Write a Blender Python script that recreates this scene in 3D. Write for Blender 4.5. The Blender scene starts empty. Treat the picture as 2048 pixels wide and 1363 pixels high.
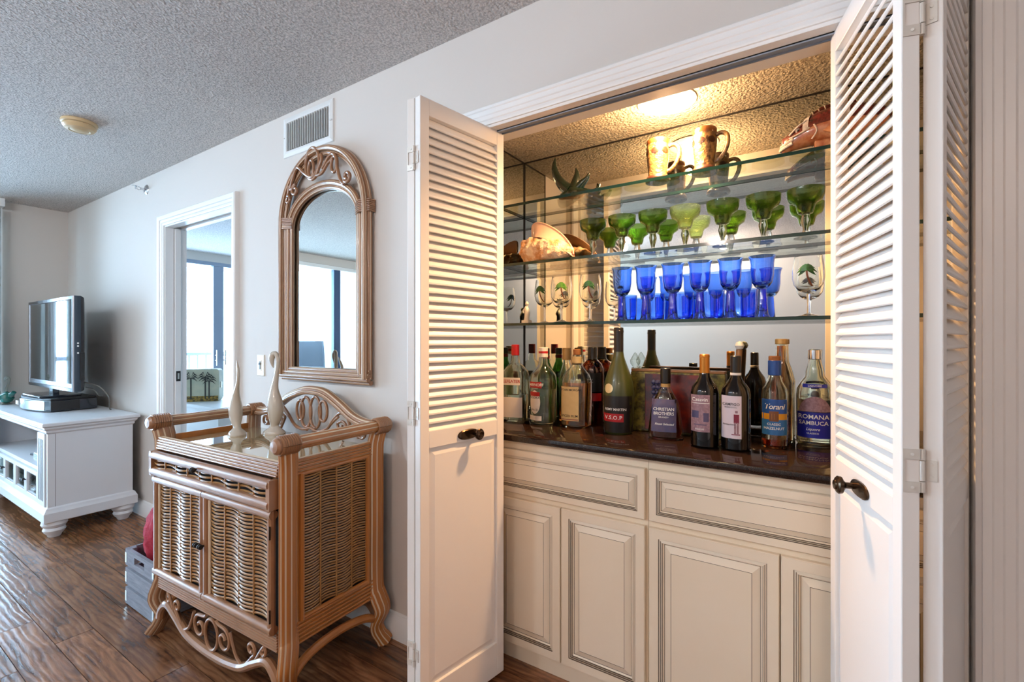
import bpy, math, random
from mathutils import Vector, Matrix
random.seed(7)
R = math.radians
SC = bpy.context.scene
COL = SC.collection

# ------------------------------------------------------------------ camera, sky, lights, exposure
cam_d = bpy.data.cameras.new('camera')
cam_d.sensor_width = 36.0
cam_d.lens = 36.0 * 943.75 / 2048.0
cam_d.clip_start = 0.02
cam = bpy.data.objects.new('camera', cam_d)
COL.objects.link(cam)
cam.location = (0.0, -1.4213, 1.2629)
cam.rotation_euler = (R(90), 0, R(32.927))
SC.camera = cam

world = bpy.data.worlds.new('daylight'); SC.world = world
world.use_nodes = True
wn = world.node_tree.nodes['Background']
wn.inputs['Color'].default_value = (0.48, 0.72, 1.0, 1)
wn.inputs['Strength'].default_value = 26.0

def portal(loc, rot, sx, sy):
    d = bpy.data.lights.new('window_portal', 'AREA'); d.shape = 'RECTANGLE'; d.size = sx; d.size_y = sy
    d.cycles.is_portal = True
    o = bpy.data.objects.new('window_portal', d); COL.objects.link(o); o.location = loc; o.rotation_euler = rot
portal((-5.80, -2.0, 1.17), (R(90), 0, R(-90)), 3.2, 2.32)
portal((-6.90, 1.6, 1.25), (R(90), 0, R(-90)), 2.6, 2.1)

SC.view_settings.view_transform = 'Standard'
SC.view_settings.look = 'None'
SC.view_settings.gamma = 1.0
SC.view_settings.use_curve_mapping = False
SC.view_settings.exposure = 0.33
SC.cycles.use_denoising = True
SC.cycles.max_bounces = 22
SC.cycles.diffuse_bounces = 5
SC.cycles.glossy_bounces = 6
SC.cycles.transmission_bounces = 20
SC.cycles.transparent_max_bounces = 32
SC.cycles.caustics_reflective = False
SC.cycles.caustics_refractive = False
SC.cycles.sample_clamp_indirect = 6.0

# ------------------------------------------------------------------ materials
def lin(c):
    if isinstance(c, str):
        c = tuple(int(c[i:i + 2], 16) / 255 for i in (0, 2, 4))
    return tuple((x / 12.92 if x <= 0.04045 else ((x + 0.055) / 1.055) ** 2.4) for x in c) + (1.0,)

class NT:
    def __init__(s, name):
        s.m = bpy.data.materials.new(name); s.m.use_nodes = True
        s.t = s.m.node_tree; s.n = s.t.nodes; s.n.clear()
        s.out = s.n.new('ShaderNodeOutputMaterial')
    def new(s, typ, **kw):
        x = s.n.new('ShaderNode' + typ)
        for k, v in kw.items():
            if k.startswith('i_'):
                x.inputs[k[2:].replace('_', ' ')].default_value = v
            else: setattr(x, k, v)
        return x
    def link(s, a, b): s.t.links.new(a, b)
    def coords(s, scale=(1, 1, 1), kind='Object', rot=(0, 0, 0)):
        tc = s.new('TexCoord'); mp = s.new('Mapping')
        mp.inputs['Scale'].default_value = scale; mp.inputs['Rotation'].default_value = rot
        s.link(tc.outputs[kind], mp.inputs['Vector']); return mp.outputs['Vector']
    def ramp(s, fac, stops):
        r = s.new('ValToRGB'); e = r.color_ramp.elements
        while len(e) < len(stops): e.new(0.5)
        for k, (p, c) in enumerate(stops):
            e[k].position = p; e[k].color = c if len(c) == 4 else tuple(c) + (1,)
        s.link(fac, r.inputs['Fac']); return r.outputs['Color']

def pm(name, color, rough=0.5, metal=0.0, noise=None, bump=None, coat=0.0, spec=0.5, var=None, stretch=(1, 1, 1)):
    """principled; noise=(scale, other colour, sharpness) mixes a second colour; bump=(scale, strength, distance)"""
    t = NT(name); b = t.new('BsdfPrincipled')
    b.inputs['Base Color'].default_value = lin(color); b.inputs['Roughness'].default_value = rough
    b.inputs['Metallic'].default_value = metal; b.inputs['Coat Weight'].default_value = coat
    b.inputs['Specular IOR Level'].default_value = spec
    v = t.coords(stretch)
    if noise:
        n = t.new('TexNoise', i_Scale=noise[0], i_Detail=4.0, i_Roughness=0.6); t.link(v, n.inputs['Vector'])
        w = noise[2] if len(noise) > 2 else 0.2
        c = t.ramp(n.outputs['Fac'], [(0.5 - w, lin(color)), (0.5 + w, lin(noise[1]))])
        t.link(c, b.inputs['Base Color'])
    if bump:
        n2 = t.new('TexNoise', i_Scale=bump[0], i_Detail=3.0, i_Roughness=0.6); t.link(v, n2.inputs['Vector'])
        bp = t.new('Bump', i_Strength=bump[1], i_Distance=bump[2]); t.link(n2.outputs['Fac'], bp.inputs['Height'])
        t.link(bp.outputs['Normal'], b.inputs['Normal'])
    t.link(b.outputs['BSDF'], t.out.inputs['Surface'])
    return t.m

def glassy(name, tint, edge, ior=1.45, rough=0.02, bumps=None, opaque=0.0):
    """thin coloured glass: tinted transmission that deepens towards grazing angles, plus fresnel reflection"""
    t = NT(name)
    lw = t.new('LayerWeight', i_Blend=0.35)
    mx = t.new('MixRGB'); mx.inputs[1].default_value = lin(tint); mx.inputs[2].default_value = lin(edge)
    t.link(lw.outputs['Facing'], mx.inputs['Fac'])
    tr = t.new('BsdfTransparent'); t.link(mx.outputs['Color'], tr.inputs['Color'])
    gl = t.new('BsdfGlossy', i_Roughness=rough); gl.inputs['Color'].default_value = (1, 1, 1, 1)
    l2 = t.new('LayerWeight', i_Blend=0.5); pw = t.new('Math', operation='POWER'); pw.inputs[1].default_value = 4.0
    t.link(l2.outputs['Facing'], pw.inputs[0]); f0 = ((ior - 1) / (ior + 1)) ** 2 * 1.6
    fr = t.new('Math', operation='MULTIPLY_ADD'); fr.inputs[1].default_value = 0.75 * (1 - f0); fr.inputs[2].default_value = f0
    t.link(pw.outputs[0], fr.inputs[0])
    if bumps:
        n = t.new('TexNoise', i_Scale=bumps[0], i_Detail=2.0); t.link(t.coords(), n.inputs['Vector'])
        bp = t.new('Bump', i_Strength=bumps[1], i_Distance=0.006); t.link(n.outputs['Fac'], bp.inputs['Height'])
        for q in (gl, l2, lw): t.link(bp.outputs['Normal'], q.inputs['Normal'])
    ms = t.new('MixShader'); t.link(fr.outputs[0], ms.inputs['Fac'])
    t.link(tr.outputs['BSDF'], ms.inputs[1]); t.link(gl.outputs['BSDF'], ms.inputs[2])
    res = ms
    if opaque:
        pb = t.new('BsdfPrincipled'); pb.inputs['Roughness'].default_value = 0.15
        t.link(mx.outputs['Color'], pb.inputs['Base Color'])
        m2 = t.new('MixShader'); m2.inputs['Fac'].default_value = opaque
        t.link(ms.outputs['Shader'], m2.inputs[1]); t.link(pb.outputs['BSDF'], m2.inputs[2]); res = m2
    t.link(res.outputs['Shader'], t.out.inputs['Surface'])
    return t.m

def solid_glass(name, color, rough=0.0, bumps=None, ior=1.45):
    t = NT(name); b = t.new('BsdfPrincipled'); b.inputs['Base Color'].default_value = lin(color); b.inputs['Roughness'].default_value = rough
    b.inputs['Transmission Weight'].default_value = 1.0; b.inputs['IOR'].default_value = ior
    if bumps:
        n = t.new('TexNoise', i_Scale=bumps[0], i_Detail=2.0); t.link(t.coords(), n.inputs['Vector'])
        bp = t.new('Bump', i_Strength=bumps[1], i_Distance=0.004); t.link(n.outputs['Fac'], bp.inputs['Height']); t.link(bp.outputs['Normal'], b.inputs['Normal'])
    t.link(b.outputs['BSDF'], t.out.inputs['Surface']); return t.m

def popcorn(name, color, scale):
    t = NT(name); b = t.new('BsdfPrincipled'); b.inputs['Roughness'].default_value = 0.95
    v = t.coords()
    n = t.new('TexNoise', i_Scale=scale, i_Detail=3.0, i_Roughness=0.65); t.link(v, n.inputs['Vector'])
    vo = t.new('TexVoronoi', i_Scale=scale * 0.9); t.link(v, vo.inputs['Vector'])
    mu = t.new('Math', operation='SUBTRACT'); t.link(n.outputs['Fac'], mu.inputs[0])
    sc = t.new('Math', operation='MULTIPLY'); sc.inputs[1].default_value = 0.55; t.link(vo.outputs['Distance'], sc.inputs[0])
    t.link(sc.outputs[0], mu.inputs[1])
    c = t.ramp(mu.outputs[0], [(0.0, lin(tuple(x * 0.80 for x in color))), (0.45, lin(color))])
    t.link(c, b.inputs['Base Color'])
    bp = t.new('Bump', i_Strength=1.0, i_Distance=0.012); t.link(mu.outputs[0], bp.inputs['Height'])
    t.link(bp.outputs['Normal'], b.inputs['Normal']); t.link(b.outputs['BSDF'], t.out.inputs['Surface'])
    return t.m

def plank_mat():
    t = NT('walnut_plank'); b = t.new('BsdfPrincipled')
    oi = t.new('ObjectInfo'); tc = t.new('TexCoord')
    off = t.new('VectorMath', operation='SCALE'); off.inputs['Scale'].default_value = 37.0
    cb = t.new('CombineXYZ'); t.link(oi.outputs['Random'], cb.inputs[0]); t.link(oi.outputs['Random'], cb.inputs[1])
    t.link(cb.outputs[0], off.inputs[0])
    ad = t.new('VectorMath', operation='ADD'); t.link(tc.outputs['Object'], ad.inputs[0]); t.link(off.outputs[0], ad.inputs[1])
    mp = t.new('Mapping'); mp.inputs['Scale'].default_value = (2.2, 11.0, 6.0); t.link(ad.outputs[0], mp.inputs['Vector'])
    n = t.new('TexNoise', i_Scale=1.6, i_Detail=6.0, i_Roughness=0.6, i_Distortion=1.2); t.link(mp.outputs[0], n.inputs['Vector'])
    w = t.new('TexWave', wave_type='RINGS', i_Scale=1.3, i_Distortion=7.0, i_Detail=3.0); w.inputs['Detail Scale'].default_value = 1.2
    t.link(mp.outputs[0], w.inputs['Vector'])
    m1 = t.new('MixRGB', blend_type='MULTIPLY'); m1.inputs['Fac'].default_value = 0.55
    c1 = t.ramp(n.outputs['Fac'], [(0.30, lin('4a2c1c')), (0.52, lin('855738')), (0.75, lin('a0714e'))])
    c2 = t.ramp(w.outputs['Fac'], [(0.0, (0.45, 0.42, 0.40, 1)), (0.55, (1, 1, 1, 1))])
    t.link(c1, m1.inputs[1]); t.link(c2, m1.inputs[2])
    hs = t.new('HueSaturation'); mr = t.new('MapRange'); mr.inputs['To Min'].default_value = 0.62; mr.inputs['To Max'].default_value = 1.12
    t.link(oi.outputs['Random'], mr.inputs['Value']); t.link(mr.outputs['Result'], hs.inputs['Value'])
    t.link(m1.outputs['Color'], hs.inputs['Color']); t.link(hs.outputs['Color'], b.inputs['Base Color'])
    b.inputs['Roughness'].default_value = 0.24; b.inputs['Specular IOR Level'].default_value = 0.6
    sm = t.new('Math', operation='ADD'); t.link(n.outputs['Fac'], sm.inputs[0])
    sw = t.new('Math', operation='MULTIPLY'); sw.inputs[1].default_value = 0.25; t.link(w.outputs['Fac'], sw.inputs[0]); t.link(sw.outputs[0], sm.inputs[1])
    bp = t.new('Bump', i_Strength=0.35, i_Distance=0.004); t.link(sm.outputs[0], bp.inputs['Height'])
    t.link(bp.outputs['Normal'], b.inputs['Normal']); t.link(b.outputs['BSDF'], t.out.inputs['Surface'])
    return t.m

def emit(name, color, s):
    t = NT(name); e = t.new('Emission', i_Strength=s); e.inputs['Color'].default_value = lin(color)
    t.link(e.outputs[0], t.out.inputs['Surface']); return t.m

M = {}
M['wall'] = pm('wall_paint', 'd2cac2', 0.75, bump=(260, 0.10, 0.002))
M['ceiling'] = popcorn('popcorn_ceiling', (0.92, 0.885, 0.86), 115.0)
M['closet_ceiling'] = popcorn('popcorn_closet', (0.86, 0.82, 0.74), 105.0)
M['trim'] = pm('white_trim', 'ecebe9', 0.35)
M['door'] = pm('door_paint', 'ebe7e2', 0.38, bump=(60, 0.05, 0.002), stretch=(1, 1, .1))
M['plank'] = plank_mat()
M['subfloor'] = pm('dark_joint', '24160e', 0.7)
M['den_floor'] = pm('den_carpet', 'cfc6b8', 0.9, bump=(300, .3, .004))
M['mirror'] = pm('silver_mirror', 'e3e6e2', 0.0, 1.0)
M['black'] = pm('black_edge', '14110f', 0.5)
M['nickel'] = pm('satin_nickel', 'c9c4ba', 0.3, 1.0)
M['hinge'] = pm('painted_hinge', 'dcd7ce', 0.35, 0.2)
M['bronze'] = pm('dark_bronze', '4a3a2c', 0.25, 0.9)
M['chrome'] = pm('chrome', 'd8dadd', 0.1, 1.0)
M['cream'] = pm('cream_cabinet', 'e6d6bc', 0.42, noise=(3, 'eadcc6', .3))
M['glaze'] = pm('brown_glaze', '5a4a3c', 0.5)
M['granite'] = pm('brown_granite', '120b09', 0.06, noise=(420, '2c1e18', .06))
M['shelf'] = glassy('shelf_glass', 'fafdfb', 'eef6f2', 1.28, 0.01)
M['shelf_edge'] = pm('shelf_glass_edge', '16332c', 0.08)
M['clear'] = glassy('clear_glass', 'fdfefd', 'b4bab2', 1.45, 0.03)
M['clear_thick'] = glassy('clear_glass_thick', 'f8faf6', 'b9beb4', 1.45, 0.03, bumps=(55, .25))
M['blue'] = glassy('cobalt_glass', 'a3c3fa', '3a63da', 1.42, 0.02)
M['blue_deep'] = glassy('cobalt_glass_stem', '5d80ee', '1a2ca0', 1.45, 0.02)
M['green'] = glassy('seeded_green_glass', 'bcc890', '4f6a34', 1.45, 0.04, bumps=(160, .5))
M['green_pale'] = glassy('seeded_pale_green_glass', 'eef2cc', 'a8b468', 1.45, 0.05, bumps=(220, .8))
M['green_dark'] = pm('dark_green_art_glass', '0d2a1c', 0.05, coat=1.0, noise=(14, '04100c', .25))
M['bottle_clear'] = solid_glass('bottle_glass', 'f4f8f2', 0.0, (30, .06))
M['bottle_green'] = solid_glass('green_bottle_glass', '5f9a4a')
M['bottle_amber'] = solid_glass('amber_bottle_glass', 'a8602c')
M['drink_clear'] = solid_glass('drinking_glass', 'fcfefc')
M['drink_knob'] = solid_glass('bubble_stem_glass', 'f6f8f2')
M['drink_blue'] = solid_glass('cobalt_drinking_glass', '8ab4fb')
M['drink_blue_deep'] = solid_glass('cobalt_stem_glass', '4a74f0')
M['drink_green'] = solid_glass('seeded_green_drinking_glass', '86a24e', 0.0, (170, .15))
M['drink_pale'] = solid_glass('seeded_pale_drinking_glass', 'dbe6a8', 0.0, (240, .35))
M['rattan'] = pm('warm_lit_rattan', 'bb7434', 0.32, noise=(9, '965c28', .3), stretch=(1, 1, .25), coat=0.3)  # more orange copy for the sides: warm light put into the colour
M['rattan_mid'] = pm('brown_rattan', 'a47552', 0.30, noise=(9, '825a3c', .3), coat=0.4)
M['wash'] = pm('whitewashed_groove', 'd9c3a6', 0.55)
M['weave'] = pm('wicker_strand', 'a87a48', 0.25, noise=(30, '8c6234', .25), coat=.6)
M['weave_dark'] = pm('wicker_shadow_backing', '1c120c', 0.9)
M['tv_white'] = pm('antique_white_paint', 'd8d9dc', 0.4)
M['tv_line'] = pm('grey_glaze_line', '6d6a68', 0.6)
M['tv_black'] = pm('glossy_navy_plastic', '10131f', 0.18, coat=0.4)
M['tv_silver'] = pm('silver_plastic', 'b9c0cb', 0.25, 0.6)
M['screen'] = pm('lcd_screen', '07090b', 0.06, coat=1.0)
M['ceramic'] = pm('taupe_glazed_ceramic', 'c2b5a4', 0.18, coat=0.6)
M['plate'] = pm('switch_plate', 'e9e4d6', 0.4)
M['smoke'] = pm('aged_plastic', 'c7ad84', 0.45)
M['vent'] = pm('vent_enamel', 'e0dfdc', 0.4)
M['vent_dark'] = pm('vent_duct_shade', '23272c', 0.8)
M['crate'] = pm('grey_weathered_wood', '8b8c94', 0.75, noise=(12, '6c6c74', .25), stretch=(1, 1, 8), bump=(40, .4, .004))
M['stone'] = pm('balcony_plaster', 'efece6', 0.8)
M['alu'] = pm('grey_blue_aluminium', '8e98a8', 0.4, 0.3)
M['navy_alu'] = pm('navy_aluminium', '3b4f6e', 0.4, 0.3)
M['window_glass'] = glassy('window_glass', 'fcfdfd', 'e8f0ee', 1.3, 0.0)
M['drape'] = pm('sage_drape', '8d9690', 0.85, bump=(200, .3, .002))
M['cord'] = pm('grey_cord', '6a6660', 0.5)
M['black_cap'] = pm('black_capsule', '17120f', 0.3)
M['red_cap'] = pm('red_capsule', 'b3151c', 0.3)
M['gold_cap'] = pm('gold_capsule', 'b9782a', 0.32, 0.55)
M['tan_cap'] = pm('tan_cap', 'c49a5a', 0.4, 0.2)
M['white_cap'] = pm('white_capsule', 'e5e0d8', 0.35)
M['blue_cap'] = pm('blue_capsule', '1c4a94', 0.35)
M['cork'] = pm('cork', 'b0703a', 0.7, noise=(60, '8a5226', .2))
M['wine_glass_dark'] = pm('dark_wine_bottle', '070607', 0.06)
M['cognac_glass'] = pm('frosted_green_bottle', '3b4214', 0.35, noise=(2, '2c330e', .3), coat=0.2)
M['amber'] = solid_glass('amber_spirit', 'e08a3c', ior=1.34)
M['brown_spirit'] = solid_glass('brown_spirit', 'a8481c', ior=1.34)
M['whisky_body'] = glassy('whisky_bottle', '8a3a14', '2a0a04', 1.5, 0.02)
M['pale_liquid'] = solid_glass('pale_liquid', 'fafbf6', ior=1.34)
M['red_syrup'] = solid_glass('red_syrup', 'ee6a44', ior=1.34)
M['red'] = pm('print_red', 'a8141c', 0.45)
M['ink'] = pm('print_black', '1a1512', 0.5)
M['white_ink'] = pm('print_white', 'eceae4', 0.5)
M['lb_cream'] = pm('label_cream', 'd9bd86', 0.6, noise=(40, 'cdb078', .3))
M['lb_white'] = pm('label_white', 'e2dcd6', 0.6)
M['lb_black'] = pm('label_black', '0f0d10', 0.4)
M['lb_purple'] = pm('label_purple', '574a63', 0.5, noise=(18, '39406a', .15))
M['lb_mauve'] = pm('label_mauve', 'a08088', 0.6, noise=(120, '8a6a74', .1))
M['lb_lav'] = pm('label_lavender', 'd3c7cf', 0.6)
M['lb_blue'] = pm('label_blue', '1f4f9a', 0.45)
M['lb_lblue'] = pm('label_light_blue', '2f6ca8', 0.45)
M['lb_royal'] = pm('label_royal', '1b2296', 0.4)
M['lb_gold'] = pm('label_gold', 'd89a2c', 0.4, 0.2)
M['gold'] = pm('gold_medal', 'd9cba0', 0.3, 0.5)
M['maroon'] = pm('maroon_ink', '7a2038', 0.5)
M['olive'] = pm('olive_leaf_paper', '8a7d34', 0.4, noise=(38, '3a3414', .12), coat=.5)
M['wine_red'] = pm('wine_red_lacquer', '86281a', 0.3, noise=(16, '3f1c24', .12), coat=.5)
M['stein'] = pm('painted_stoneware', '8a6838', 0.45, noise=(45, '3c2410', .10), coat=.4, bump=(50, .6, .01))
M['stein_brown'] = pm('stoneware_brown', '2c140a', 0.3, coat=.4)
M['stein_rim'] = pm('stoneware_rim', '74421a', 0.3, coat=.4)
M['conch'] = pm('conch_shell', 'd2935c', 0.5, noise=(22, 'f0d8ba', .12), bump=(34, .9, .012))
M['conch_in'] = pm('conch_lip', 'eec4ac', 0.25, coat=.4)
M['fish_dark'] = pm('fish_oxblood', '4a1414', 0.18, noise=(70, '6a2420', .08), coat=.7)
M['fish_orange'] = pm('fish_orange_glaze', 'a85a34', 0.18, noise=(35, 'c98a5c', .12), coat=.7)
M['fish_white'] = pm('fish_white_glaze', 'd8cbbd', 0.3, noise=(90, 'a89684', .12), coat=.5)
M['leaf'] = pm('painted_palm_leaf', '2c6a1e', 0.4, noise=(60, '123a10', .15))
M['leaf2'] = pm('painted_palm_leaf_light', '6a9a24', 0.4, noise=(60, '2c6a1e', .2))
M['trunk'] = pm('painted_palm_trunk', '6a3a1e', 0.5)
M['fabric_red'] = pm('red_print_fabric', '8e1028', 0.85, noise=(30, 'a8283c', .10), bump=(60, .5, .01))
M['box_cream'] = pm('aged_cream_paint', 'cfc5a6', 0.5, noise=(9, 'a9b09a', .25))
M['box_gold'] = pm('gold_leaf_border', 'b08a34', 0.5, noise=(40, '4a3c1c', .1))
M['palm_ink'] = pm('palm_print', '3a3630', 0.6)
M['tan_wood'] = pm('tan_wood', 'a8794a', 0.5, noise=(10, '8a5c34', .3))
M['wood_brown'] = pm('brown_wood', '7a4a28', 0.4, noise=(10, '5a3218', .3))
M['teal'] = pm('teal_glass', '0a6a60', 0.06, coat=1.0)
M['bulb'] = emit('lamp_glow', (1.0, 0.90, 0.74), 14.0)
M['chair_mesh'] = pm('grey_sling', '3c4654', 0.7)

# ------------------------------------------------------------------ mesh helpers
class MB:
    def __init__(s): s.v = []; s.f = []; s.m = []
    def add(s, V, F, mi=0):
        o = len(s.v); s.v += [tuple(p) for p in V]
        for q in F:
            s.f.append([i + o for i in q]); s.m.append(mi)
        return s
    def box(s, x0, y0, z0, x1, y1, z1, mi=0):
        V = [(x, y, z) for z in (z0, z1) for y in (y0, y1) for x in (x0, x1)]
        return s.add(V, [(0, 2, 3, 1), (4, 5, 7, 6), (0, 1, 5, 4), (2, 6, 7, 3), (0, 4, 6, 2), (1, 3, 7, 5)], mi)
    def loft(s, rings, mi=0, cap=True, closed=True, mfun=None):
        o = len(s.v); n = len(rings[0])
        for r in rings: s.v += [tuple(p) for p in r]
        for k in range(len(rings) - 1):
            for i in range(n if closed else n - 1):
                j = (i + 1) % n
                s.f.append([o + k * n + i, o + k * n + j, o + (k + 1) * n + j, o + (k + 1) * n + i])
                s.m.append(mfun(k, i) if mfun else mi)
        if cap and closed:
            s.f.append([o + i for i in range(n)][::-1]); s.m.append(mi)
            e = o + (len(rings) - 1) * n
            s.f.append([e + i for i in range(n)]); s.m.append(mi)
        return s
    def lathe(s, prof, seg=24, mi=0, cap=True, c=(0, 0, 0), sy=1.0):
        rings = [[(c[0] + r * math.cos(2 * math.pi * i / seg), c[1] + sy * r * math.sin(2 * math.pi * i / seg), c[2] + z)
                  for i in range(seg)] for r, z in prof]
        return s.loft(rings, mi, cap)
    def tube(s, path, rad, seg=8, mi=0, cap=True, lobes=0, mi2=1, up=None, flat=1.0):
        P = [Vector(p) for p in path]; n = len(P)
        rr = rad if isinstance(rad, (list, tuple)) else [rad] * n
        T = []
        for i in range(n):
            d = P[min(i + 1, n - 1)] - P[max(i - 1, 0)]
            T.append(d.normalized() if d.length > 1e-9 else Vector((0, 0, 1)))
        a = Vector(up) if up else (Vector((0, 0, 1)) if abs(T[0].z) < 0.9 else Vector((1, 0, 0)))
        N = (a - T[0] * a.dot(T[0])).normalized()
        rings = []
        q = lobes * 4 if lobes else seg
        for i in range(n):
            if i:
                N = N - T[i] * N.dot(T[i])
                N = N.normalized() if N.length > 1e-9 else T[i].orthogonal().normalized()
            Bn = T[i].cross(N)
            ring = []
            for k in range(q):
                th = 2 * math.pi * k / q
                r = rr[i]
                if lobes:
                    r *= (0.90, 1.0, 1.03, 1.0)[k % 4]
                ring.append(P[i] + N * (r * math.cos(th)) + Bn * (r * flat * math.sin(th)))
            rings.append(ring)
        mf = (lambda k, i: mi2 if i % 4 == 3 else mi) if lobes else None
        return s.loft(rings, mi, cap, True, mf)
    def xf(s, mat, start=0):
        s.v = s.v[:start] + [tuple(mat @ Vector(p)) for p in s.v[start:]]; return s
    def mesh(s, name, mats, smooth=35):
        me = bpy.data.meshes.new(name); me.from_pydata(s.v, [], s.f)
        for m in (mats if isinstance(mats, (list, tuple)) else [mats]): me.materials.append(m)
        if any(s.m): me.polygons.foreach_set('material_index', s.m)
        if smooth:
            me.polygons.foreach_set('use_smooth', [True] * len(s.f))
            me.update(); me.set_sharp_from_angle(angle=R(smooth))
        me.update()
        return me
    def build(s, name, mats, parent=None, smooth=35, bevel=0.0, loc=None):
        o = link(name, s.mesh(name, mats, smooth), parent)
        if loc: o.location = loc
        if bevel:
            b = o.modifiers.new('edge', 'BEVEL'); b.width = bevel; b.segments = 2; b.limit_method = 'ANGLE'; b.angle_limit = R(40)
        return o

def link(name, me, parent=None):
    o = bpy.data.objects.new(name, me); COL.objects.link(o)
    if parent: o.parent = parent
    return o
def tag(o, label=None, cat=None, group=None, kind=None):
    if label: o['label'] = label
    if cat: o['category'] = cat
    if group: o['group'] = group
    if kind: o['kind'] = kind
    return o
def thing(name, label, cat, loc=(0, 0, 0), rz=0.0, group=None, kind=None):
    o = bpy.data.objects.new(name, None); COL.objects.link(o); o.empty_display_size = 0.05
    o.location = loc; o.rotation_euler = (0, 0, rz)
    return tag(o, label, cat, group, kind)
def struct(name, mb, mats, label, cat, smooth=35, bevel=0.0):
    return tag(mb.build(name, mats, None, smooth, bevel), label, cat, None, 'structure')
def dup(root, loc, rz=None, label=None, group=None):
    r = root.copy(); COL.objects.link(r); r.location = loc
    if rz is not None: r.rotation_euler = (0, 0, rz)
    if label: r['label'] = label
    if group: r['group'] = group
    for ch in list(root.children):
        c = ch.copy(); COL.objects.link(c); c.parent = r
        for g in ch.children:
            d = g.copy(); COL.objects.link(d); d.parent = c
    return r
def catmull(pts, n=6, closed=False):
    P = [Vector(p) for p in pts]; out = []; m = len(P)
    for i in range(m if closed else m - 1):
        g = lambda k: P[k % m] if closed else P[max(0, min(m - 1, k))]
        a, b, c, d = g(i - 1), g(i), g(i + 1), g(i + 2)
        for k in range(n):
            t = k / n
            out.append(0.5 * ((2 * b) + (c - a) * t + (2 * a - 5 * b + 4 * c - d) * t * t + (3 * b - a - 3 * c + d) * t ** 3))
    if not closed: out.append(P[-1])
    return out
def spiral(cx, cy, r0, r1, a0, turns, n=14):
    """2-D points spiralling from radius r0 at angle a0 (deg) to r1"""
    k = max(6, int(abs(turns) * n)); out = []
    for i in range(k + 1):
        t = i / k; r = r0 + (r1 - r0) * t; a = R(a0 + 360 * turns * t)
        out.append((cx + r * math.cos(a), cy + r * math.sin(a)))
    return out

# lettering: all text curves are turned into meshes in one pass
TEXTS = {}
def make_texts(specs):
    obs = {}
    for key, (body, size, shear, space) in specs.items():
        cu = bpy.data.curves.new('lettering', 'FONT'); cu.body = body; cu.size = size; cu.align_x = 'CENTER'; cu.align_y = 'CENTER'
        cu.resolution_u = 2; cu.shear = shear; cu.space_character = space; cu.offset = size * 0.012
        o = bpy.data.objects.new('lettering', cu); COL.objects.link(o); obs[key] = o
    dg = bpy.context.evaluated_depsgraph_get(); dg.update()
    for key, o in obs.items():
        me = bpy.data.meshes.new_from_object(o.evaluated_get(dg))
        TEXTS[key] = ([tuple(v.co) for v in me.vertices], [list(p.vertices) for p in me.polygons])
        bpy.data.meshes.remove(me); cu = o.data; bpy.data.objects.remove(o); bpy.data.curves.remove(cu)
make_texts({
    'gin': ('BEEFEATER', .019, 0, 1), 'vodka': ('SMIRNOFF', .017, 0, 1), 'vodka2': ('VODKA', .013, 0, 1), 'vodka3': ('No. 21', .012, 0, 1),
    'rum': ('CAPTAIN MORGAN', .0125, 0, .95), 'rum2': ('SPICED RUM', .0135, 0, 1), 'whisky': ('12', .024, 0, 1),
    'cognac': ('REMY MARTIN', .0135, 0, .95), 'cognac2': ('V.S.O.P', .021, 0, 1.1), 'brandy': ('CHRISTIAN', .0155, 0, .95), 'brandy2': ('BROTHERS', .0155, 0, .95),
    'brandy3': ('BRANDY', .008, 0, 1.2), 'brandy4': ('Finest Selected', .011, .3, 1), 'wine1': ('Casavin', .017, 0, 1), 'wine1b': ('ROSSO', .008, 0, 1.2),
    'wine2': ('CAMPIGO', .0120, 0, 1), 'wine2b': ('ROSSO D.O.C.', .006, 0, 1), 'wine2c': ('Montepulciano', .0065, .2, 1),
    'syrup': ('Torani', .025, .25, .9), 'syrup2': ('CLASSIC', .011, 0, 1), 'syrup3': ('HAZELNUT', .012, 0, 1),
    'samb': ('ROMANA', .021, 0, 1), 'samb2': ('SAMBUCA', .019, 0, 1), 'samb3': ('Liquore', .013, .3, 1), 'samb4': ('CLASSICO', .008, 0, 1), 'samb5': ('LIQUORE', .009, 0, 1.1),
})

# ------------------------------------------------------------------ room shell
CZ = 2.44
wf = MB()
wf.box(-5.774, 0, 0, -3.745, .12, CZ).box(-3.745, 0, 2.05, -2.848, .12, CZ).box(-2.848, 0, 0, -1.20, .12, CZ)
wf.box(-1.20, 0, 2.06, .30, .12, CZ).box(.30, 0, 0, 3.0, .12, CZ)
struct('wall_front', wf, M['wall'], 'long off-white wall holding the mirror, doorway and bar closet', 'wall', 0)
wl = MB(); wl.box(-5.90, -.42, 0, -5.774, .12, CZ).box(-5.90, -3.45, 2.33, -5.774, -.42, CZ).box(-5.90, -3.6, 0, -5.774, -3.45, CZ)
struct('wall_left', wl, M['wall'], 'shaded end wall behind the television', 'wall', 0)
struct('wall_back', MB().box(-5.90, -3.72, 0, 3.12, -3.6, CZ), M['wall'], 'off-white wall opposite the bar closet', 'wall', 0)
struct('wall_right', MB().box(3.0, -3.6, 0, 3.12, .12, CZ), M['wall'], 'off-white wall at the right end of the room', 'wall', 0)
struct('ceiling', MB().box(-5.90, -3.72, CZ, 3.12, .12, CZ + .1), M['ceiling'], 'grey-white popcorn textured ceiling', 'ceiling', 0)

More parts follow.
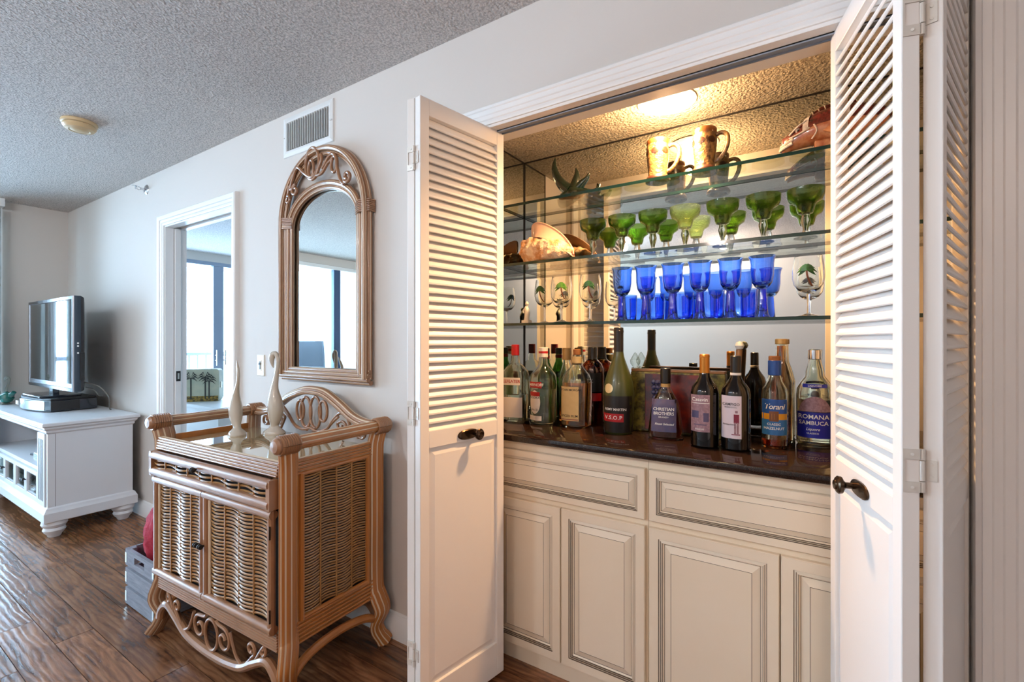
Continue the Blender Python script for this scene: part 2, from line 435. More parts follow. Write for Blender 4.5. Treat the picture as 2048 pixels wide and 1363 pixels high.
fl = tag(MB().box(-5.90, -3.72, -.06, 3.12, .70, -.006).build('floor', M['subfloor'], None, 0), 'dark hand-scraped wood plank floor', 'floor', None, 'structure')
PW = .127
plank_me = {}
def plank(x0, x1, y0):
    L = round(x1 - x0, 2)
    if L not in plank_me:
        g = .0013; c = .0006; b = MB()
        rect = lambda i, z: [(g + i, g + i, z), (L - g - i, g + i, z), (L - g - i, PW - g - i, z), (g + i, PW - g - i, z)]
        b.loft([rect(0, -.008), rect(0, 0)])
        plank_me[L] = b.mesh('plank', M['plank'], 0)
    o = link('plank', plank_me[L], fl); o.location = (x0, y0, 0)
row = 0
y = -3.6
while y < .20:
    xa, xb = (-5.77, 3.0) if y < .06 else (-1.24, .42)
    x = xa - random.choice((0, .2, .4, .6, .8))
    while x < xb - .05:
        L = random.choice((0.9, 1.2, 1.2, 1.5))
        a, e = max(x, xa), min(x + L, xb)
        if e - a < .12: e = min(a + .3, xb)
        plank(round(a, 2), round(e, 2), y); x = e if e > a else x + L
    y += PW

# trims
def casing(name, x0, x1, zt, prof, label, yface=0.0):
    b = MB(); rings = []
    for o_, p_ in prof:
        rings.append([(x0 - o_, yface - p_, 0), (x0 - o_, yface - p_, zt + o_), (x1 + o_, yface - p_, zt + o_), (x1 + o_, yface - p_, 0)])
    b.loft(rings, 0, False, False)
    return struct(name, b, M['trim'], label, 'trim', 25)
casing('trim_1', -3.745, -2.848, 2.05, [(0, 0), (0, .012), (.004, .014), (.014, .014), (.018, .019), (.032, .021), (.036, .027), (.054, .030), (.060, .030), (.066, .024), (.068, 0)], 'white stepped casing around the pocket doorway')
casing('trim_2', -1.20, .30, 2.06, [(0, 0), (0, .010), (.006, .012), (.014, .012), (.017, .015), (.030, .016), (.033, .019), (.048, .020), (.051, .024), (.060, .024), (.066, .018), (.067, 0)], 'white fluted casing around the bar closet opening')
def board(name, x0, x1, label, axis='x', face=0.0):
    pr = [(0, 0), (0, .016), (.085, .016), (.092, .012), (.105, .009), (.110, 0)]
    b = MB()
    if axis == 'x': b.loft([[(x0, face - p_, z) for z, p_ in pr], [(x1, face - p_, z) for z, p_ in pr]], 0, True, True)
    else: b.loft([[(face + p_, x0, z) for z, p_ in pr], [(face + p_, x1, z) for z, p_ in pr]], 0, True, True)
    struct(name, b, M['trim'], label, 'baseboard', 30)
board('baseboard_front', -5.774, -3.813, 'white baseboard behind the television console')
board('baseboard_middle', -2.780, -1.267, 'white baseboard between doorway and bar closet')
board('baseboard_right', .367, 3.0, 'white baseboard right of the bar closet')
board('baseboard_left', -.42, -.016, 'white baseboard on the end wall', 'y', -5.774)
board('baseboard_back', -5.774, 3.0, 'white baseboard along the wall opposite the bar', 'x', -3.584)

# jambs of the two openings
j = MB(); j.box(-3.745, -.004, 0, -3.735, .045, 2.05).box(-3.745, .088, 0, -3.735, .125, 2.05).box(-2.858, -.004, 0, -2.848, .125, 2.05).box(-3.735, -.004, 2.04, -2.858, .045, 2.05).box(-3.735, .088, 2.04, -2.858, .125, 2.05)
struct('trim_3', j, M['trim'], 'white split jamb lining the pocket doorway', 'jamb', 0)
j = MB(); j.box(-1.20, -.004, 0, -1.19, .125, 2.06).box(.29, -.004, 0, .30, .125, 2.06).box(-1.19, -.004, 2.05, .29, .125, 2.06)
struct('trim_4', j, M['trim'], 'white jamb lining the bar closet opening', 'jamb', 0)
j = MB(); j.box(-1.185, .030, 2.043, .285, .034, 2.05).box(-1.185, .056, 2.043, .285, .060, 2.05).box(-1.185, .030, 2.047, .285, .060, 2.05)
struct('trim_5', j, M['alu'], 'grey metal track under the closet head jamb', 'track', 0)
# pocket door with latch
d5 = thing('door_5', 'white pocket door slid into the wall, only its edge showing', 'door', (-3.72, .067, 0), 0, None, 'structure')
MB().box(-.9, -.018, .01, .0, .018, 2.04).build('slab', M['trim'], d5, 0, .002)
lt = MB().box(-.001, -.013, .985, .003, .013, 1.055).box(.002, -.005, 1.0, .0045, .005, 1.04, 1).build('latch_plate', [M['black'], M['nickel']], d5, 0)

# closet shell and den shell
struct('wall_closet_left', MB().box(-1.34, .12, 0, -1.24, .70, 2.257), M['wall'], 'left side wall inside the bar closet', 'wall', 0)
struct('wall_closet_right', MB().box(.42, .12, 0, .52, .70, 2.257), M['wall'], 'right side wall inside the bar closet', 'wall', 0)
struct('wall_closet_back', MB().box(-1.24, .605, 0, .42, .70, 2.257), M['wall'], 'wall behind the closet mirror', 'wall', 0)
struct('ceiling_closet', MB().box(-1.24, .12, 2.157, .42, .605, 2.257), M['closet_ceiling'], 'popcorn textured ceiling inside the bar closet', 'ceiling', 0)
struct('floor_den', MB().box(-6.98, .12, -.06, -1.34, 3.2, -.001), M['den_floor'], 'pale floor of the room beyond the doorway', 'floor', 0)
struct('ceiling_den', MB().box(-6.98, .12, CZ, -1.34, 3.3, CZ + .1), M['ceiling'], 'popcorn ceiling of the room beyond the doorway', 'ceiling', 0)
struct('wall_den_far', MB().box(-6.98, 3.2, 0, -1.34, 3.3, CZ), M['wall'], 'far side wall of the room beyond the doorway', 'wall', 0)
struct('wall_den_right', MB().box(-1.44, .70, 0, -1.34, 3.3, CZ), M['wall'], 'inner side wall of the room beyond the doorway', 'wall', 0)
struct('wall_den_closet', MB().box(-1.44, .12, 0, -1.34, .70, CZ), M['wall'], 'wall between the bar closet and the room beyond', 'wall', 0)
wd = MB(); wd.box(-6.98, .12, 0, -6.86, .35, CZ).box(-6.98, .35, 2.33, -6.86, 3.0, CZ).box(-6.98, 3.0, 0, -6.86, 3.2, CZ)
struct('wall_den_window', wd, M['wall'], 'exterior wall around the glass doors beyond the doorway', 'wall', 0)
struct('wall_den_side', MB().box(-6.98, 0, 0, -5.90, .12, CZ), M['stone'], 'outer side wall between den and balcony', 'wall', 0)

# glazing of the living room and of the den
M['dimming_glass'] = glassy('den_dimming_glass', 'd6dade', 'ccd2d8', 1.3, 0.0)  # tint added to cut the daylight entering the den
def slider(name, x, ys, ztop, mats, label, wide, gm='window_glass'):
    w = thing(name, label, 'glass door', (x, 0, 0), 0, None, 'structure')
    y0, y1 = ys[0], ys[-1]
    MB().box(-.05, y0, 0, .05, y1, .04).box(-.05, y0, ztop - .05, .05, y1, ztop).build('frame_rail', mats[0], w, 0)
    for k, yy in enumerate(ys):
        hw = wide[k] / 2
        a = max(y0, yy - hw) if k else y0
        e = min(y1, yy + hw)
        if k == 0: e = y0 + wide[k]
        if k == len(ys) - 1: a = y1 - wide[k]
        MB().box(-.035, a, .04, .035, e, ztop - .05).build('frame_stile', mats[min(k, len(mats) - 1)], w, 0, .004)
    for k in range(len(ys) - 1):
        MB().box(-.004, ys[k] + .01, .04, .004, ys[k + 1] - .01, ztop - .05).build('pane', M[gm], w, 0)
    return w
slider('window_1', -5.84, [-3.45, -2.935, -1.66, -.42], 2.33, [M['trim'], M['navy_alu'], M['alu'], M['trim']], 'tall sliding glass doors opening to the balcony', [.06, .11, .09, .06])
w2 = slider('window_2', -6.92, [.35, 1.82, 3.0], 2.33, [M['alu'], M['alu'], M['alu']], 'bright glass doors at the end of the room beyond the doorway', [.07, .13, .07], 'dimming_glass')
for yy in (1.775, 1.885):
    hb = MB()
    for z in (1.0, 1.07): hb.tube([(.035, yy, z), (.085, yy, z)], .008, 8)
    hb.tube([(.085, yy, .93), (.085, yy, 1.14)], .009, 8); hb.build('handle', M['nickel'], w2)
# blind and drape beside the balcony doors
vb = thing('vertical_blind', 'white vertical blind stacked at the edge of the balcony doors', 'blind', (-5.70, -.47, 0))
MB().box(-.06, -.50, 2.375, .06, .045, 2.44).build('headrail', M['trim'], vb, 0)
for k in range(4):
    MB().box(-.045, -.002, .04, .045, .002, 2.36).build('vane', M['trim'], vb, 0).location = (0, .03 - k * .018, 0)
dr = MB(); path = []
for i in range(61):
    t = i / 60; path.append((-.02 + .045 * math.sin(t * 2 * math.pi * 6), -.02 - .36 * t))
dr.loft([[(a, b_, z) for a, b_ in path] for z in (.03, 2.37)], 0, False, False)
dr.loft([[(a + .004, b_, z) for a, b_ in path] for z in (2.37, .03)], 0, False, False)
o = dr.build('drape', M['drape']); o.location = (-5.69, -.55, 0)
tag(o, 'gathered sage drape hanging beside the balcony doors', 'drape')

# balconies
def railing(name, x, y0, y1, label):
    r = thing(name, label, 'railing', (x, 0, 0))
    MB().box(-.03, y0, 1.03, .03, y1, 1.08).box(-.02, y0, .08, .02, y1, .12).build('rail', M['alu'], r, 0, .004)
    n = int((y1 - y0) / .12)
    me = MB().box(-.01, -.01, .12, .01, .01, 1.03).mesh('baluster', [M['alu']], 0)
    for k in range(n + 1):
        link('baluster', me, r).location = (0, y0 + (y1 - y0) * k / n, 0)
    return r
struct('floor_balcony', MB().box(-7.5, -3.85, -.16, -5.90, 0, -.02).box(-8.6, 0, -.16, -6.98, 3.4, -.02), M['stone'], 'pale balcony slab outside the glass doors', 'balcony', 0)
struct('ceiling_balcony', MB().box(-7.5, -3.85, CZ + .02, -5.90, 0, CZ + .2).box(-8.6, 0, CZ + .02, -6.98, 3.4, CZ + .2), M['stone'], 'pale ceiling slab over the balcony', 'ceiling', 0)
struct('wall_balcony', MB().box(-7.5, -3.85, -.02, -5.90, -3.73, CZ + .02), M['stone'], 'white partition wall at the end of the balcony', 'wall', 0)
railing('balcony_railing', -7.4, -3.73, -.02, 'grey balcony railing outside the living room, seen in the arched mirror')
railing('balcony_railing', -8.45, .0, 3.35, 'grey balcony railing seen through the doorway')
ch = thing('patio_chair', 'pale sling patio chair on the balcony, reflected in the arched mirror', 'chair', (-6.65, -3.02, -.02), R(115)); ch.scale = (1.2, 1.2, 1.25)
b = MB(); pts = catmull([(0, -.27, .42), (0, .0, .38), (0, .20, .40), (0, .28, .55), (0, .36, .90), (0, .42, 1.02)], 5)
b.loft([[(p.x - .25, p.y, p.z), (p.x + .25, p.y, p.z)] for p in pts], 0, False, False)
b.loft([[(p.x + .25, p.y, p.z + .006), (p.x - .25, p.y, p.z + .006)] for p in pts], 0, False, False)
b.build('sling', M['chair_mesh'], ch)
for s_ in (-.26, .26):
    MB().tube([(s_, p.y, p.z) for p in pts], .015, 8).build('side_rail', M['chair_mesh'], ch)
    MB().tube(catmull([(s_, -.25, .0), (s_, -.27, .35), (s_, -.25, .60), (s_, -.05, .64), (s_, .30, .62)], 5), .014, 8).build('arm', M['chair_mesh'], ch)
    MB().tube([(s_, .16, .39), (s_, .34, .0)], .014, 8).build('leg', M['chair_mesh'], ch)

# things seen through the doorway
dc = thing('low_cabinet', 'low white cabinet seen through the doorway', 'cabinet', (-5.50, 1.05, 0))
MB().box(-.75, -.24, .0, .75, .24, .60).build('body', M['trim'], dc, 0, .004)
MB().box(-.78, -.26, .60, .78, .26, .63).build('top', M['trim'], dc, 0, .004)
pb = thing('palm_box', 'cream keepsake box printed with dark palm trees, beyond the doorway', 'box', (-5.45, .985, .63), R(50))
rr = lambda w, hh, y_, r=.03: [(sx * (w - r) + r * math.cos(R(a)), y_, hh / 2 + sz * (hh / 2 - r) + r * math.sin(R(a))) for (sx, sz, a0) in ((1, 1, 0), (-1, 1, 90), (-1, -1, 180), (1, -1, 270)) for a in range(a0, a0 + 91, 30)]
MB().loft([rr(.165, .335, -.07), rr(.17, .34, -.065), rr(.17, .34, .065), rr(.165, .335, .07)]).build('body', M['box_cream'], pb)
MB().box(-.163, -.0725, .004, .163, -.069, .06).build('border', M['box_gold'], pb, 0)
MB().box(.169, -.02, .14, .178, .02, .20).build('clasp', M['nickel'], pb, 0, .003)
for k, (tx, hh) in enumerate(((-.085, .25), (.045, .25), (.08, .22))):
    b = MB(); b.box(tx - .006, -.0735, .03, tx + .006, -.0705, hh)
    for q in range(9):
        a = R(-35 + q * 31); L = .075
        ex, ez = tx + L * math.cos(a), hh + L * .75 * math.sin(a) - .01
        mx_, mz = tx + .5 * L * math.cos(a), hh + .6 * L * math.sin(a) + .018
        b.add([(tx, -.0735, hh - .006), (mx_, -.0735, mz + .007), (ex, -.0735, ez), (mx_, -.0735, mz - .009)], [(0, 3, 2, 1)])
    b.build('palm_print', M['palm_ink'], pb, 0)

# ------------------------------------------------------------------ louvred bifold doors
LT = .028
def rot_m(loc, a): return Matrix.Translation(loc) @ Matrix.Rotation(a, 4, 'Z')
slat_cache = {}
def leaf(name, p, ang, w, label, knob=None):
    d = thing(name, label, 'door', (p[0], p[1], 0), ang, None, 'structure')
    Z0, Z1 = .014, 2.05; st = .036
    for x0 in (0, w - st):
        MB().box(x0, 0, Z0, x0 + st, LT, Z1).build('stile', M['door'], d, 0, .002)
    for z0, z1 in ((1.995, Z1), (.913, .969), (Z0, .135)):
        MB().box(st, .0005, z0, w - st, LT - .0005, z1).build('rail', M['door'], d, 0, .0015)
    b = MB(); a0, a1 = st - .004, w - st + .004
    for side in (0, 1):
        rings = []
        for ins, dep in ((0, .010), (.006, .010), (.012, .009), (.030, .004), (.031, .004)):
            y_ = dep if side == 0 else LT - dep
            r = [(a0 + ins, y_, .131 + ins), (a1 - ins, y_, .131 + ins), (a1 - ins, y_, .917 - ins), (a0 + ins, y_, .917 - ins)]
            rings.append(r if side == 0 else r[::-1])
        b.loft(rings, 0, False); b.f.append([len(b.v) - 4 + i for i in range(4)]); b.m.append(0)
    b.build('lower_panel', M['door'], d, 0)
    key = round(w, 3)
    if key not in slat_cache:
        L = w - 2 * st + .004; s_ = MB(); n = 8; sec = []
        for (yy, zz) in ((.001, -.0185), (.003, -.0210), (.006, -.0200), (LT - .0015, .0160), (LT - .001, .0190), (LT - .004, .0205), (.0012, -.0135)):
            sec.append((yy, zz))
        s_.loft([[(0, a, c) for a, c in sec], [(L, a, c) for a, c in sec]])
        slat_cache[key] = s_.mesh('slat', M['door'], 25)
    N = 36
    for k in range(N):
        link('slat', slat_cache[key], d).location = (st - .002, 0, .969 + (k + .5) * (1.995 - .969) / N)
    if knob:
        xk, dirn = knob; kb = MB()
        el = [(xk + .048 * math.copysign(abs(math.cos(a)) ** .8, math.cos(a)), .936 + .018 * math.sin(a)) for a in [2 * math.pi * i / 20 for i in range(20)]]
        el2 = [(xk + (x - xk) * .88, .936 + (z - .936) * .82) for x, z in el]
        kb.loft([[(x, 0, z) for x, z in el], [(x, -.003, z) for x, z in el], [(x, -.006, z) for x, z in el2]])
        bp = kb.build('backplate', M['bronze'], d)
        kk = MB().lathe([(.007, 0), (.007, .016), (.012, .020), (.019, .024), (.020, .031), (.016, .035), (.012, .036), (.010, .039), (.0, .040)], 20)
        kk.xf(Matrix.Translation((xk + dirn * .025, -.004, .936)) @ Matrix.Rotation(R(90), 4, 'X'))
        kk.build('knob', M['bronze'], bp)
    return d
dL2 = leaf('door_1', (-1.066, -.315), math.atan2(.38, .066), .386, 'louvred bifold leaf left of the bar, warm lit with a bronze knob', (.205, 1))
dL1 = leaf('door_2', (-1.199, .062), R(-78.6), .386, 'louvred bifold leaf folded behind at the left jamb, edge showing')
dR2 = leaf('door_3', (.028, .06), math.atan2(-.375, .1), .388, 'bright white louvred bifold leaf right of the bar with a knob', (.198, -1))
dR1 = leaf('door_4', (.188, -.30), math.atan2(.35, .105), .365, 'shaded louvred bifold leaf folded at the right jamb')
def hinge(root, a0, a1, b1, b0, z, hh=.078):
    inv = rot_m((root.location.x, root.location.y, 0), root.rotation_euler.z).inverted()
    V2 = lambda p: Vector((p[0], p[1], 0))
    A0, A1, B1, B0 = map(V2, (a0, a1, b1, b0)); mid = (A1 + B1) / 2
    out = Vector((0, -1, 0))
    h_ = MB()
    def plate(p, q, f0, f1, z0, z1):
        u = q - p; P0 = p + u * f0 + out * .0006; P1 = p + u * f1 + out * .0006
        ring = lambda zz: [(P0.x, P0.y, zz), (P1.x, P1.y, zz), (P1.x, P1.y - .002, zz), (P0.x, P0.y - .002, zz)]
        h_.loft([ring(z0), ring(z1)])
    # larger leaf with a cut-out on one edge, the smaller leaf that nests in it on the other
    plate(A1, A0, 0, .92, z, z + hh * .24); plate(A1, A0, 0, .92, z + hh * .76, z + hh); plate(A1, A0, .80, .92, z + hh * .24, z + hh * .76)
    plate(B1, B0, 0, .70, z + hh * .26, z + hh * .74)
    for f0, f1 in ((0, .25), (.27, .73), (.75, 1)):
        h_.tube([(mid.x, mid.y - .004, z + hh * f0), (mid.x, mid.y - .004, z + hh * f1)], .0048, 10)
    for p, q, zz in ((A1, A0, .12), (A1, A0, .88), (B1, B0, .36), (B1, B0, .64)):
        c = p + (q - p) * .42
        h_.tube([(c.x, c.y - .0025, z + hh * zz), (c.x, c.y - .0038, z + hh * zz)], .0028, 8)
    h_.xf(inv); h_.build('hinge', M['hinge'], root, 30)
def corner(d, x, y_): 
    v = rot_m((d.location.x, d.location.y, 0), d.rotation_euler.z) @ Vector((x, y_, 0)); return (v.x, v.y)
for z in (1.815, .990, .212):
    hinge(dL1, corner(dL1, .386, 0), corner(dL1, .386, LT), corner(dL2, 0, LT), corner(dL2, 0, 0), z)
    hinge(dR2, corner(dR2, .388, 0), corner(dR2, .388, LT), corner(dR1, 0, LT), corner(dR1, 0, 0), z)

# ------------------------------------------------------------------ bar closet: mirrors, lamp, shelves, cabinets, counter
def wall_mirror(label, quad, nrm, edges):
    m = thing('wall_mirror', label, 'mirror', quad[0])
    o0 = Vector(quad[0]); V = [Vector(p) - o0 for p in quad]; n = Vector(nrm)
    b = MB(); b.loft([[v for v in V], [v + n * .005 for v in V]]); b.build('glass', M['mirror'], m, 0)
    for i, k in edges:
        a, c = V[i] + n * .0055, V[k] + n * .0055
        d = (c - a).normalized(); cen = sum(V, Vector()) / 4 + n * .0055
        s_ = (cen - (a + c) / 2); s_ = (s_ - d * s_.dot(d)).normalized() * .006
        e = MB(); e.loft([[a, c, c + s_, a + s_], [v + n * .0012 for v in (a, c, c + s_, a + s_)]]); e.build('edge_strip', M['black'], m, 0)
    return m
wall_mirror('large mirror covering the back wall of the bar closet', [(-1.238, .605, .902), (.418, .605, .902), (.418, .605, 2.156), (-1.238, .605, 2.156)], (0, -1, 0), [(2, 3), (3, 0)])
wall_mirror('narrow mirror on the left side wall of the bar closet', [(-1.24, .383, .902), (-1.24, .598, .902), (-1.24, .598, 2.156), (-1.24, .383, 2.156)], (1, 0, 0), [(2, 3), (1, 2), (3, 0)])
wall_mirror('narrow mirror on the right side wall of the bar closet', [(.42, .598, .902), (.42, .383, .902), (.42, .383, 2.156), (.42, .598, 2.156)], (-1, 0, 0), [(2, 3)])

dl = thing('recessed_light', 'round recessed downlight glowing in the closet ceiling', 'light', (-.473, .372, 2.157))
MB().lathe([(.105, 0), (.105, -.004), (.095, -.008), (.070, -.009), (.066, -.005), (.062, .03)], 40, 0, False).build('trim_ring', M['trim'], dl)
MB().lathe([(.001, -.045), (.022, -.040), (.040, -.022), (.050, .002), (.052, .012)], 28, 0, False).build('bulb', M['bulb'], dl)
ld = bpy.data.lights.new('downlight_lamp', 'POINT'); ld.shadow_soft_size = .045; ld.energy = 11.0; ld.color = (1.0, .60, .29)
lo = bpy.data.objects.new('downlight_lamp', ld); COL.objects.link(lo); lo.parent = dl; lo.location = (0, 0, -.095)
ld = bpy.data.lights.new('downlight_beam', 'SPOT'); ld.shadow_soft_size = .05; ld.energy = 88; ld.color = (1.0, .55, .24); ld.spot_size = R(150); ld.spot_blend = .6
lo = bpy.data.objects.new('downlight_beam', ld); COL.objects.link(lo); lo.parent = dl; lo.location = (0, 0, -.060)
for k, (x, y_, e_, c_) in enumerate(((-3.9, -2.7, 12, (.74, .87, 1.0)), (-2.9, -2.7, 36, (.70, .85, 1.0)), (-1.9, -2.7, 46, (.70, .85, 1.0)), (-.9, -3.2, 28, (1.0, .82, .72)), (.8, -3.2, 28, (1.0, .82, .72)))):  # unseen downlights added behind the camera to fill the right side
    t = thing('recessed_light', ('unseen downlight added as fill in the living room ceiling, %s from the balcony' % ('nearest', 'second', 'third', 'fourth', 'fifth')[k]), 'light', (x, y_, CZ), 0, 'added fill downlights')
    MB().lathe([(.105, 0), (.105, -.004), (.095, -.008), (.070, -.009), (.066, -.005), (.062, .03)], 40, 0, False).build('trim_ring', M['trim'], t)
    MB().lathe([(.001, -.030), (.022, -.026), (.040, -.012), (.050, .006), (.052, .012)], 28, 0, False).build('bulb', M['bulb'], t)
    ld = bpy.data.lights.new('added_fill_lamp', 'POINT'); ld.shadow_soft_size = .05; ld.energy = e_; ld.color = c_
    lo = bpy.data.objects.new('added_fill_lamp', ld); COL.objects.link(lo); lo.parent = t; lo.location = (0, 0, -.085)

for z, lab in ((1.332, 'lowest clear glass shelf carrying the cobalt goblets'), (1.605, 'middle clear glass shelf carrying the green margarita glasses'), (1.874, 'top clear glass shelf carrying the two steins')):
    b = MB(); x0, x1, y0, y1 = -1.232, .412, .383, .597
    b.box(x0, y0, z, x1, y1, z + .012); b.m = [0, 0, 1, 1, 1, 1]
    tag(b.build('glass_shelf', [M['shelf'], M['shelf_edge']], None, 0), lab, 'shelf')

RAISED = [(0, .0, 0), (0, .015, 0), (.003, .018, 0), (.039, .018, 0), (.041, .0145, 1), (.046, .0165, 0), (.0475, .013, 1), (.053, .0155, 0), (.0545, .011, 1), (.060, .0075, 0), (.0618, .0065, 1), (.088, .0150, 0), (.0898, .0150, 1)]
def raised(name, x0, z0, x1, z1, parent, prof=RAISED, mats=None, sc=1.0):
    b = MB(); rings = []; mi = []
    for ins, h_, m_ in prof:
        i = ins * sc
        rings.append([(x0 + i, -h_, z0 + i), (x1 - i, -h_, z0 + i), (x1 - i, -h_, z1 - i), (x0 + i, -h_, z1 - i)]); mi.append(m_)
    b.loft(rings, 0, False, True, lambda k, i: mi[k + 1])
    n = len(b.v); b.f.append([n - 4, n - 3, n - 2, n - 1]); b.m.append(0)
    return b.build(name, mats or [M['cream'], M['glaze']], parent, 0)
def base_cabinet(x0, x1, label, left):
    c = thing('base_cabinet', label, 'cabinet', (x0, .153, 0), 0, 'cabinets under the bar counter')
    W = x1 - x0
    MB().box(0, 0, .06, W, .445, .87).build('carcass', M['cream'], c, 0)
    MB().box(0, .011, 0, W, .04, .06).build('toe_kick', M['cream'], c, 0)
    a, e = (.13, W - .008) if left else (.005, W - .13)
    md = (a + e) / 2
    raised('drawer_front', a, .668, e, .838, c, sc=.62)
    raised('cabinet_door', a, .075, md - .002, .646, c, sc=.80); raised('cabinet_door', md + .002, .075, e, .646, c, sc=.80)
    return c
base_cabinet(-1.238, -.475, 'cream raised-panel base cabinet, left half under the bar counter', True)
base_cabinet(-.474, .418, 'cream raised-panel base cabinet, right half under the bar counter', False)
b = MB(); pr = [(.115 + .012, .87), (.115 + .003, .874), (.115, .885), (.115 + .003, .896), (.115 + .012, .90), (.598, .90), (.598, .87)]
b.loft([[(-1.238, y_, z) for y_, z in pr], [(.418, y_, z) for y_, z in pr]])
tag(b.build('countertop', M['granite']), 'polished dark brown granite bar counter with a rounded front edge', 'countertop')

# ------------------------------------------------------------------ wall and ceiling fittings
v = thing('vent_grille', 'white air vent with upright louvres above the arched mirror', 'vent', (-2.13, 0, 2.312))
W, H = .205, .103
b = MB(); rings = []
for ins, d in ((0, 0), (.003, .006), (.02, .010), (.030, .010), (.033, .003)):
    rings.append([(-W + ins, -d, -H + ins), (W - ins, -d, -H + ins), (W - ins, -d, H - ins), (-W + ins, -d, H - ins)])
b.loft(rings, 0, False).build('frame', M['vent'], v, 0)
MB().box(-W + .03, -.001, -H + .03, W - .03, -.0004, H - .03).build('duct_shade_plate', M['vent_dark'], v, 0)  # flat dark plate standing in for the shade behind the louvres
me = MB().box(-.0012, -.0055, -H + .032, .0012, .0055, H - .032).mesh('louvre', [M['vent']], 0)
for k in range(18):
    o = link('louvre', me, v); o.location = (-W + .042 + k * (2 * W - .084) / 17, -.0075, 0); o.rotation_euler = (0, 0, R(12))
MB().tube([(W - .02, -.012, .0), (W - .005, -.012, .0)], .002, 6).build('lever', M['vent'], v)
for sx in (-W + .014, W - .014): MB().tube([(sx, -.008, 0), (sx, -.0115, 0)], .003, 8).build('screw', M['nickel'], v)

s = thing('fire_sprinkler', 'chrome sidewall fire sprinkler high on the wall left of the doorway', 'sprinkler', (-4.056, 0, 2.350))
b = MB().lathe([(.0, .012), (.016, .012), (.024, .010), (.036, .003), (.038, 0)], 24); b.xf(Matrix.Rotation(R(90), 4, 'X')); b.build('escutcheon', M['chrome'], s)
b = MB(); b.tube([(0, -.01, 0), (0, -.035, 0)], .009, 10); b.tube([(0, -.03, .0), (0, -.045, .012), (0, -.062, .002)], .003, 6); b.tube([(0, -.03, .0), (0, -.045, -.012), (0, -.062, -.002)], .003, 6)
b.tube([(0, -.06, 0), (0, -.066, 0)], .011, 10); b.box(-.012, -.085, .010, .012, -.058, .013); b.build('head', M['chrome'], s)

s = thing('smoke_detector', 'round aged tan smoke detector on the ceiling', 'smoke detector', (-3.335, -.555, CZ)); s.scale = (.86, .86, .9)
MB().lathe([(.088, 0), (.090, -.006), (.088, -.016), (.080, -.020)], 36, 0, False).build('base', M['smoke'], s)
MB().lathe([(.080, -.014), (.078, -.024)], 36, 0, False).build('gap_ring', M['ink'], s)
MB().lathe([(.082, -.022), (.083, -.030), (.072, -.046), (.052, -.052), (.046, -.049), (.034, -.054), (.012, -.056), (.0, -.0562)], 36, 0, False).build('cover', M['smoke'], s)

s = thing('switch_plate', 'cream wall switch plate with a dark slider', 'switch', (-2.553, 0, 1.130))
b = MB(); b.loft([[(-x, -d, -z), (x, -d, -z), (x, -d, z), (-x, -d, z)] for x, z, d in ((.035, .058, 0), (.035, .058, .003), (.032, .055, .006))]); b.build('plate', M['plate'], s, 0)
MB().box(-.009, -.008, -.030, .009, -.0055, .030).build('bezel', M['plate'], s, 0, .001)
MB().box(-.0035, -.0095, -.022, .0035, -.0075, .022).build('slot', M['ink'], s, 0)
MB().box(-.006, -.013, .002, .006, -.009, .014).build('slider', M['black'], s, 0)
for z in (-.046, .046): MB().tube([(0, -.006, z), (0, -.0072, z)], .003, 8).build('screw', M['nickel'], s)

# ------------------------------------------------------------------ arched rattan mirror
am = thing('arched_mirror', 'tall arched rattan mirror with scrollwork hung on the wall', 'mirror', (-1.977, 0, 1.065))
SPZ = .785                                   # springing height above the bottom edge
def arch(rx, rz, z0, n=24, y_=-.025): return [(rx * math.cos(math.pi * i / n), y_, SPZ + z0 + rz * math.sin(math.pi * i / n)) for i in range(n + 1)]
cold = [M['rattan_mid'], M['wash']]
b = MB()
for r, y_, rad in ((.318, -.022, .017), (.318, -.044, .012), (.297, -.030, .011)):
    pth = [(r, y_, .03)] + arch(r, r + .003, 0, 26, y_) + [(-r, y_, .03)]
    b.tube(pth, rad, lobes=6)
b.build('outer_hoop', cold, am)
b = MB()
for r, y_, rad in ((.275, -.028, .014), (.254, -.022, .012)):
    rz = .155 + (r - .245) * 1.0
    b.tube([(r, y_, .03)] + arch(r, rz, -.025, 26, y_) + [(-r, y_, .03)], rad, lobes=6)
b.build('inner_hoop', cold, am)
b = MB()
for k, (z, y_) in enumerate(((.012, -.022), (.026, -.036), (.044, -.032), (.060, -.026))):
    b.tube([(-.335, y_, z), (.335, y_, z)], .0105, lobes=6)
b.build('bottom_rail', cold, am)
for sx in (-1, 1):
    b = MB()
    for k in range(7): b.tube([(sx * .243 + .0, -.030, SPZ - .02 + k * .008), (sx * .29, -.050, SPZ - .018 + k * .008), (sx * .338, -.034, SPZ - .016 + k * .008), (sx * .340, -.004, SPZ - .016 + k * .008)], .0045, 6)
    b.build('wrap', M['rattan_mid'], am)
pts = [(-.25, .02), (.25, .02)] + [(.25 * math.cos(math.pi * i / 30), SPZ - .025 + .158 * math.sin(math.pi * i / 30)) for i in range(31)]
b = MB(); b.loft([[(x, -.006, z) for x, z in pts], [(x, -.010, z) for x, z in pts]]); b.build('glass', M['mirror'], am, 0)
